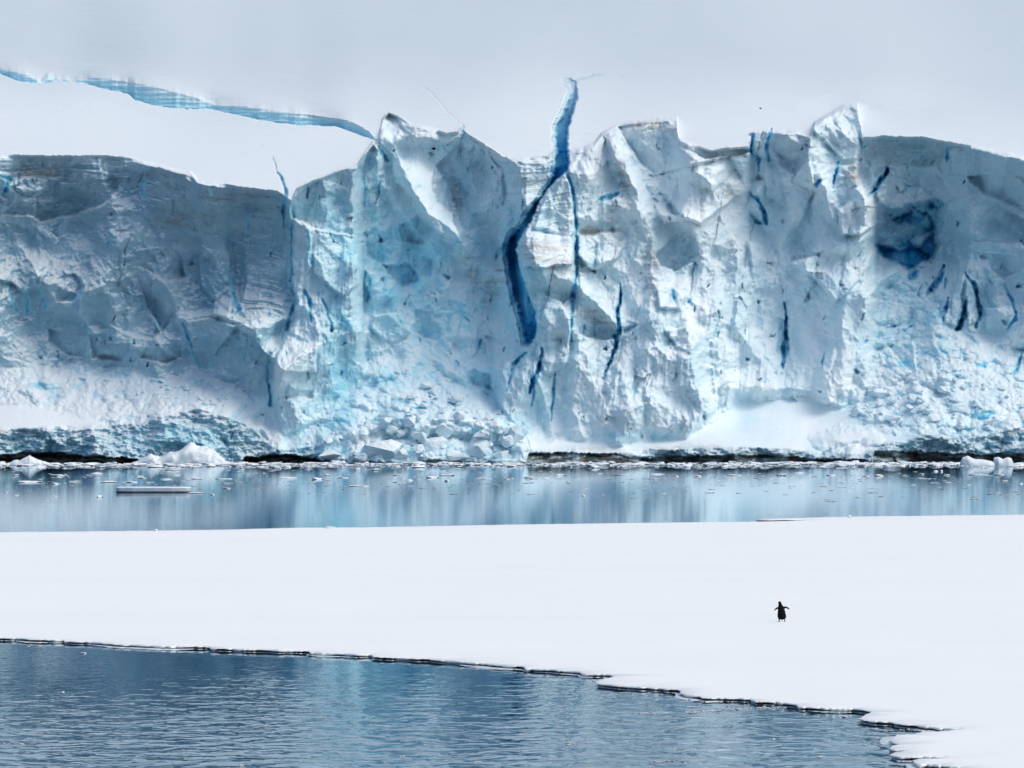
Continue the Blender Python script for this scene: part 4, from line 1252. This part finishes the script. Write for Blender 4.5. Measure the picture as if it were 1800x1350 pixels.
put('bergy_bit', hump_mesh('bergy_bit', [(-2.0, .4), (-1.7, 1.0), (-1.2, 1.15), (-.4, .8), (.6, .72), (1.6, .5), (2.2, .35)], 1.8, white_ice, 23, -0.4, 0.06),
    (ray(1720, 815, 640)[0], 641, 0), 0, (1, 1, 1), 'smooth white bergy bit with a raised left end afloat at right, left of the two', 'bergy bit')
put('bergy_bit', hump_mesh('bergy_bit', [(-1.15, .3), (-1.05, .95), (-.6, 1.05), (-.1, .8), (.5, 1.0), (.95, .85), (1.1, .4)], 1.6, white_ice, 33, -0.4, 0.06),
    (ray(1765, 815, 640)[0], 641, 0), 0, (1, 1, 1), 'short saddle topped white bergy bit afloat at right edge, right of the two', 'bergy bit')

# long flat slab
def slab_mesh(name, L, Wd, z0, z1, mats, seed):
    r = random.Random(seed)
    n = 60; out = []
    for i in range(n):
        a = 2 * math.pi * i / n
        ca, sa = math.cos(a), math.sin(a)
        e = 0.28
        x = L / 2 * math.copysign(abs(ca) ** e, ca); y = Wd / 2 * math.copysign(abs(sa) ** e, sa)
        f = 1 + 0.06 * mnoise.noise(Vector((x, y, seed)))
        out.append((x * f, y * f))
    vs = [(x * .97, y * .97, z1 + 0.03 * mnoise.noise(Vector((x, y, 2)))) for x, y in out]
    vs += [(x, y, z1 - 0.06) for x, y in out]
    vs += [(x * 0.99, y * 0.99, (z0 + z1) * .22 + 0.03 * mnoise.noise(Vector((x, 3, 2)))) for x, y in out]
    vs += [(x * .985, y * .97, -0.2) for x, y in out]
    vs.append((0, 0, z1 + 0.02))
    fs = []
    for k_ in range(3):
        for i in range(n):
            j = (i + 1) % n
            fs.append((k_ * n + i, (k_ + 1) * n + i, (k_ + 1) * n + j, k_ * n + j))
    for i in range(n): fs.append((4 * n, i, (i + 1) % n))
    me = bpy.data.meshes.new(name); me.from_pydata(vs, [], fs)
    for mm in mats: me.materials.append(mm)
    for i, p in enumerate(me.polygons): p.material_index = 1 if 2 * n <= i < 3 * n else 0
    bm = bmesh.new(); bm.from_mesh(me); bmesh.ops.recalc_face_normals(bm, faces=bm.faces); bm.to_mesh(me); bm.free()
    return me
x, y, z = on_water(270, 865)
put('ice_slab', slab_mesh('ice_slab', 130 * y / F, 3.4, 0, 0.42, [white_ice, dark_edge], 4), (x, y, 0), 0.01, (1, 1, 1), 'long flat slab of white ice with a dark waterline drifting at left', 'ice slab')
x, y, z = on_water(346, 867.5)
put('brash_ice', chunk_mesh('brash_ice', (1.6, 1.6, 0.26), 77, white_ice, 2, .1, 14), (x, y, 0.03), 0, (1, 1, 1), 'low white scrap of ice touching the right end of the long slab', 'brash ice')

# brash: a few shapes, copied
shapes = [chunk_mesh('brash_ice', (2, 2, 2), 200 + i, brash_ice, 2, 0.14, 14) for i in range(7)]
dshapes = [chunk_mesh('dark_brash', (2, 2, 2), 300 + i, dark_ice, 1, 0.14, 12) for i in range(3)]

# the dense brash band along the foot of the glacier: nobody could count it
rb = random.Random(9)
bv = []; bf = []
def add_inst(me, loc, sc_, rot, V, Fc):
    base = len(V); c_, s_ = math.cos(rot), math.sin(rot)
    for v in me.vertices:
        x, y, z = v.co.x * sc_[0], v.co.y * sc_[1], v.co.z * sc_[2]
        V.append((loc[0] + x * c_ - y * s_, loc[1] + x * s_ + y * c_, loc[2] + z))
    for p in me.polygons: Fc.append(tuple(base + k_ for k_ in p.vertices))
small = [chunk_mesh('c', (2, 2, 2), 400 + i, brash_ice, 1, 0.15, 11) for i in range(5)]
for k_ in range(3400):
    px = rb.uniform(-500, 2300)
    dens = 0.55 + 0.6 * mnoise.noise(Vector((px / 60.0, 0, 7)))
    if rb.random() > dens + 0.3: continue
    py = 814.5 + abs(rb.gauss(0, 3.0)) + 1.5 * mnoise.noise(Vector((px / 40.0, 2, 7)))
    if px < 560: py += rb.uniform(0, 2.5)
    Y = min(HC * F / (py - HY), Y0 + 1)
    r_ = min(0.62, 0.10 + rb.expovariate(1 / 0.17))
    add_inst(small[rb.randrange(5)], ((px - 900) * Y / F, Y, r_ * 0.05), (r_ * rb.uniform(1, 2.2), r_ * rb.uniform(1, 2.5), r_ * rb.uniform(0.35, 0.75)), rb.uniform(0, 6.3), bv, bf)
band = link_mesh('brash_ice_band', bv, bf, brash_ice, False)
tag(band, kind='stuff')
# fine slush and flecks on the far water
bv = []; bf = []
for k_ in range(900):
    px = rb.uniform(-300, 2100)
    py = rb.choice([rb.gauss(831, 3.5), rb.gauss(840, 6), rb.gauss(850, 8)])
    if px > 1150: py += 4
    if py < 822: continue
    if mnoise.noise(Vector((px / 70.0, py / 6.0, 2))) < -0.05: continue
    x, y, z = on_water(px, py)
    r_ = rb.uniform(0.04, 0.16)
    add_inst(small[rb.randrange(5)], (x, y, 0), (r_ * rb.uniform(1.2, 4), r_ * rb.uniform(1, 5), r_ * 0.35), rb.uniform(-.2, .2), bv, bf)
fl_ = link_mesh('slush', bv, bf, brash_ice, False)
tag(fl_, kind='stuff')
bv = []; bf = []
for k_ in range(420):
    px = rb.uniform(0, 1800)
    if px < 500 and rb.random() < .75: continue
    py = rb.uniform(836, 882) if px > 1100 else rb.uniform(842, 872)
    if mnoise.noise(Vector((px / 90.0, py / 5.0, 12))) < 0.0: continue
    x, y, z = on_water(px, py)
    r_ = rb.uniform(0.03, 0.07)
    add_inst(dshapes[rb.randrange(3)], (x, y, 0.0), (r_ * rb.uniform(3, 11), r_ * 2, r_ * .9), rb.uniform(-.08, .08), bv, bf)
for (a0, b0, a1, b1, n_) in [(1205, 1253, 1300, 1246, 70), (1300, 1246, 1400, 1243, 50), (1115, 1254, 1190, 1254, 26), (1535, 1309, 1565, 1306, 26), (1140, 1340, 1200, 1336, 30),
                         (1000, 1308, 1010, 1308, 8), (1580, 1283, 1625, 1282, 20), (1175, 1318, 1190, 1319, 8), (480, 1234, 492, 1234, 8), (0, 1307, 45, 1308, 14), (110, 1216, 112, 1216, 3), (700, 1330, 712, 1330, 6), (835, 1340, 845, 1340, 6),
                         (1200, 1318, 1214, 1318, 5), (1430, 1331, 1444, 1330, 6), (1350, 1300, 1362, 1300, 5), (1510, 1311, 1522, 1310, 5), (1040, 1195, 1047, 1197, 10), (1140, 1219, 1146, 1218, 5), (1110, 1220, 1113, 1220, 4), (420, 1346, 428, 1346, 5), (40, 1134, 80, 1136, 14)]:
    for k_ in range(n_):
        t = rb.random()
        x, y, z = on_water(a0 + (a1 - a0) * t, b0 + (b1 - b0) * t + rb.gauss(0, 0.9))
        r_ = rb.uniform(0.012, 0.03)
        add_inst(dshapes[rb.randrange(3)], (x, y, 0.0), (r_ * rb.uniform(1, 4), r_ * 3, r_), rb.uniform(-.2, .2), bv, bf)
df = link_mesh('dark_ice_flecks', bv, bf, dark_ice, False)
tag(df, kind='stuff')

# single floating pieces (px, py, width px, height px)
FL = [(170, 833, 24, 6), (100, 837, 30, 9), (28, 836, 14, 5), (52, 848, 60, 6), (95, 851, 20, 5), (130, 847, 34, 4), (190, 848, 60, 5), (245, 838, 18, 4), (250, 841, 18, 4), (228, 848, 34, 4), (293, 843, 22, 4),
      (345, 842, 44, 4), (393, 842, 34, 4), (400, 850, 26, 3), (398, 859, 18, 5), (372, 870, 12, 5), (175, 874, 14, 7), (97, 873, 9, 4), (10, 866, 8, 4), (80, 876, 7, 3), (30, 871, 10, 3), (313, 836, 20, 3), (260, 849, 18, 4),
      (507, 841, 36, 6), (558, 843, 26, 7), (575, 836, 20, 5), (600, 840, 30, 3), (630, 855, 42, 6), (700, 836, 22, 4), (720, 845, 14, 6), (697, 848, 20, 3), (760, 840, 30, 6), (785, 836, 60, 4), (785, 846, 12, 7),
      (855, 842, 20, 3), (890, 843, 14, 4), (930, 840, 22, 5), (960, 841, 16, 4), (985, 836, 22, 6), (1000, 849, 14, 4), (1055, 833, 10, 3), (1090, 835, 50, 3), (1155, 834, 30, 4), (1150, 842, 30, 3), (1190, 838, 8, 4),
      (1225, 838, 18, 6), (1290, 836, 30, 5), (1208, 854, 20, 3), (1025, 872, 8, 5), (1375, 836, 26, 6), (1405, 832, 20, 5), (1462, 836, 26, 3), (1545, 837, 16, 8), (1520, 838, 22, 3), (1645, 829, 10, 6), (1655, 829, 6, 6),
      (1620, 834, 10, 6), (1665, 836, 20, 4), (1720, 835, 40, 4), (1755, 835, 26, 5), (1765, 846, 18, 4), (1795, 851, 8, 5), (1700, 853, 14, 2), (1640, 849, 24, 2), (1480, 857, 28, 2), (1365, 849, 22, 2)]
ORD = ['first', 'second', 'third', 'fourth', 'fifth', 'sixth', 'seventh', 'eighth', 'ninth', 'tenth', 'eleventh', 'twelfth']
def zone(px):
    for lim, t in [(130, 'below the far left undercut'), (300, 'around the long flat slab'), (470, 'right of the long flat slab'), (680, 'below the black hollow'),
                   (930, 'below the fallen ice blocks'), (1110, 'below the start of the dark ledge'), (1320, 'below the middle of the dark ledge'), (1580, 'below the snowy cone'), (1900, 'near the twin bergy bits')]:
        if px < lim: return t
FL.sort()
seen_ = {}
for i, (px, py, wpx, hpx) in enumerate(FL):
    x, y, z = on_water(px, py)
    s = y / F
    me = shapes[i % 7]
    kind = 'chunky' if hpx >= 6 else 'flat'
    key_ = (kind, zone(px)); seen_[key_] = seen_.get(key_, -1) + 1
    put('brash_ice', me, (x, y, hpx * s * 0.12), rb.uniform(-0.3, 0.3), (wpx * s / 2, max(0.5, wpx * s * 0.35), hpx * s * 0.45),
        f'{ORD[seen_[key_]]} from left of the {kind} ice pieces afloat {zone(px)}', 'brash ice', f'{kind} brash ice pieces {zone(px)}')
# pieces on the near water
for px, py, wpx, hpx, lab in [(147, 1149, 12, 5, 'tiny white ice piece alone on the near water at left below the floe edge'), (1484, 1261, 17, 6, 'small grey white ice lump on the near water beside the floe tongue'),
                              (1446, 1245.5, 13, 6, 'white ice lump lodged against the floe edge left of the tongue'), (1514, 1246, 15, 9, 'rounded grey ice lump in the notch where the floe tongue begins'),
                              (1343, 1243, 8, 3, 'tiny white ice piece among dark flecks off the floe edge'), (110, 1216.5, 7, 3, 'tiny dark rimmed ice piece alone on the rippled water at left')]:
    x, y, z = on_water(px, py)
    s = y / F
    put('brash_ice', shapes[int(px) % 7], (x, y, hpx * s * 0.2), 0.2, (wpx * s / 2, wpx * s * 0.5, hpx * s * 0.5), lab, 'brash ice')
# snow lumps on the far rim of the floe
for px, py, wpx, hpx, lab in [(273, 932.5, 10, 5, 'small pointed snow lump on the far rim of the floe at left'), (580, 928, 24, 4, 'low rounded snow lump on the far rim of the floe'),
                              (1493, 908, 9, 4, 'tiny snow lump on the far rim of the floe at right')]:
    x, y, z = on_water(px, py, 0.15)
    s = y / F
    put('snow_lump', shapes[int(px) % 7], (x, y, 0.17), 0.0, (wpx * s / 2, wpx * s * 0.7, hpx * s * 0.8), lab, 'snow lump')
# dark stones on the ice and a dark fleck on the slope
stone_mat = mat_ice('stone', (0.02, 0.02, 0.025), (0.05, 0.05, 0.05), 0.8, 3, 0.05)
for nt__ in (stone_mat,):
    b_ = nt__.node_tree.nodes['Principled BSDF']
    for l_ in list(b_.inputs['Base Color'].links): nt__.node_tree.links.remove(l_)
    b_.inputs['Base Color'].default_value = (0.02, 0.021, 0.025, 1)
for px, py, wpx, lab in [(1337, 190.5, 5, 'tiny dark fleck alone high on the snow slope above the right cliff'), (762, 261.5, 8, 'dark stone lodged in the ice below the curled snow edge'), (786, 255, 4, 'smaller dark stone right of the lodged one')]:
    Y = glacier_depth(px, py) - 0.1
    x, y, z = ray(px, py, Y)
    s = Y / F
    put('stone', chunk_mesh('stone', (wpx * s, wpx * s, wpx * s * 0.7), int(px), stone_mat, 2, 0.08, 14), (x, y, z), 0.3, (1, 1, 1), lab, 'stone')

# ================================================================== PENGUIN
def penguin():
    bm = bmesh.new()
    def loft(secs, seg=20):
        """secs: (centre, rx, ry) stacked roughly along z"""
        rings = []
        for (c, rx, ry_) in secs:
            rings.append([bm.verts.new((c[0] + rx * math.cos(2 * math.pi * k_ / seg), c[1] + ry_ * math.sin(2 * math.pi * k_ / seg), c[2])) for k_ in range(seg)])
        for a, b in zip(rings[:-1], rings[1:]):
            for k_ in range(seg):
                bm.faces.new((a[k_], a[(k_ + 1) % seg], b[(k_ + 1) % seg], b[k_]))
        bm.faces.new(rings[0][::-1]); bm.faces.new(rings[-1])
    def tube(pts, seg=10):
        """pts: (pos, r_along_x', r_thin) general tube with frames"""
        rings = []
        for i, (p, ra, rb_, up) in enumerate(pts):
            p = Vector(p)
            a = Vector(pts[max(0, i - 1)][0]); b = Vector(pts[min(len(pts) - 1, i + 1)][0])
            t = (b - a).normalized(); upv = Vector(up)
            u = (upv - t * upv.dot(t)).normalized(); v = t.cross(u)
            rings.append([bm.verts.new(p + u * ra * math.cos(2 * math.pi * k_ / seg) + v * rb_ * math.sin(2 * math.pi * k_ / seg)) for k_ in range(seg)])
        for a, b in zip(rings[:-1], rings[1:]):
            for k_ in range(seg):
                bm.faces.new((a[k_], a[(k_ + 1) % seg], b[(k_ + 1) % seg], b[k_]))
        bm.faces.new(rings[0][::-1]); bm.faces.new(rings[-1])
    # seen from behind: x right, y away from the camera; leaning to the left at the top
    loft([((0.012, 0, .075), .045, .05), ((0.010, -.005, .10), .11, .10), ((0.008, -.005, .14), .145, .125), ((0.004, 0, .20), .148, .135), ((-0.002, .005, .28), .136, .128), ((-0.008, .01, .36), .122, .115),
          ((-0.016, .012, .43), .112, .10), ((-0.026, .012, .49), .098, .088), ((-0.038, .01, .54), .078, .07), ((-0.050, .01, .58), .062, .058), ((-0.058, .012, .61), .055, .055), ((-0.064, .02, .635), .053, .06),
          ((-0.068, .022, .66), .047, .055), ((-0.070, .02, .68), .032, .038), ((-0.070, .02, .69), .012, .015)])
    # beak, turned a little to the left
    tube([((-0.075, .06, .648), .017, .016, (0, 0, 1)), ((-0.088, .10, .645), .011, .010, (0, 0, 1)), ((-0.097, .135, .638), .005, .005, (0, 0, 1))], 8)
    # flippers held out
    tube([((0.07, .0, .47), .045, .02, (0, 0, 1)), ((0.115, -.005, .485), .033, .014, (0, 0, 1)), ((0.16, -.01, .482), .030, .011, (0, 0, 1)), ((0.205, -.012, .462), .026, .010, (0, 0, 1)), ((0.238, -.014, .435), .021, .009, (0, 0, 1)), ((0.255, -.015, .41), .011, .007, (0, 0, 1))], 12)
    tube([((-0.09, .0, .455), .045, .02, (0, 0, 1)), ((-0.135, -.005, .463), .032, .014, (0, 0, 1)), ((-0.175, -.01, .448), .029, .011, (0, 0, 1)), ((-0.208, -.012, .42), .025, .010, (0, 0, 1)), ((-0.228, -.014, .39), .019, .009, (0, 0, 1)), ((-0.235, -.015, .37), .010, .007, (0, 0, 1))], 12)
    # legs, tail
    tube([((-0.075, -.0, .12), .045, .05, (1, 0, 0)), ((-0.082, .0, .07), .027, .03, (1, 0, 0)), ((-0.086, .0, .035), .014, .016, (1, 0, 0)), ((-0.087, .0, .008), .016, .02, (1, 0, 0))], 12)
    tube([((0.085, .0, .13), .04, .05, (1, 0, 0)), ((0.098, .01, .085), .020, .022, (1, 0, 0)), ((0.100, .01, .045), .017, .018, (1, 0, 0)), ((0.102, .01, .008), .02, .022, (1, 0, 0))], 12)
    tube([((0.01, -.08, .13), .035, .02, (1, 0, 0)), ((0.008, -.115, .075), .022, .012, (1, 0, 0)), ((0.006, -.14, .035), .009, .008, (1, 0, 0))], 8)
    for fx, fy in ((-0.088, 0.0), (0.102, 0.01)):          # webbed feet with three toes
        for an in (-0.42, 0.0, 0.42):
            dx, dy = math.sin(an), math.cos(an)
            tube([((fx - dx * .02, fy - .025, .012), .014, .011, (1, 0, 0)), ((fx + dx * .03, fy + dy * .035, .011), .013, .010, (1, 0, 0)), ((fx + dx * .06, fy + dy * .075, .008), .007, .006, (1, 0, 0))], 8)
        tube([((fx, fy - .02, .009), .016, .009, (1, 0, 0)), ((fx, fy + .045, .007), .032, .006, (1, 0, 0))], 10)
    me = bpy.data.meshes.new('penguin')
    bmesh.ops.recalc_face_normals(bm, faces=bm.faces)
    bm.to_mesh(me); bm.free()
    o = bpy.data.objects.new('penguin', me)
    COL.objects.link(o)
    md = o.modifiers.new('weld', 'REMESH'); md.mode = 'VOXEL'; md.voxel_size = 0.005; md.use_smooth_shade = True
    m2 = o.modifiers.new('soft', 'SMOOTH'); m2.factor = 0.5; m2.iterations = 2
    m, n, b = new_mat('penguin_plumage')
    tc = n.nodes.new('ShaderNodeTexCoord')
    sx = n.nodes.new('ShaderNodeSeparateXYZ'); n.links.new(tc.outputs['Object'], sx.inputs[0])
    ns = noise_(n, 30, 4, 0.6, tc.outputs['Object'])
    blk = mixc(n, ns, (0.004, 0.004, 0.005), (0.012, 0.012, 0.014))
    # white front (faces away from the camera), below the throat
    fy = math_(n, 'GREATER_THAN', math_(n, 'ADD', sx.outputs['Y'], math_(n, 'MULTIPLY', ns, 0.01)), 0.062)
    ft = math_(n, 'LESS_THAN', sx.outputs['Z'], 0.54)
    fb = math_(n, 'GREATER_THAN', sx.outputs['Z'], 0.03)
    c = mixc(n, math_(n, 'MULTIPLY', math_(n, 'MULTIPLY', fy, ft), fb), blk, (0.75, 0.75, 0.74))
    # right shank shows pink, soles dark
    rx_ = math_(n, 'GREATER_THAN', sx.outputs['X'], 0.07)
    zl = math_(n, 'LESS_THAN', sx.outputs['Z'], 0.085)
    zb = math_(n, 'GREATER_THAN', sx.outputs['Z'], 0.030)
    c = mixc(n, math_(n, 'MULTIPLY', math_(n, 'MULTIPLY', rx_, zl), zb), c, (0.35, 0.17, 0.16))
    n.links.new(c, b.inputs['Base Color'])
    b.inputs['Roughness'].default_value = 0.85
    b.inputs['Specular IOR Level'].default_value = 0.06
    me.materials.append(m)
    return o
pg = penguin()
px, py = 1374, 1094.0
x, y, z = on_water(px, py, TOPZ)
pz = floe_z(x, y)
pg.location = (x, y, pz - 0.002)
pg.scale = (1.0, 1.0, 1.0)
tag(pg, 'black penguin seen from behind walking on the white floe with both flippers held out', 'penguin')
for v_ in ():
    pass
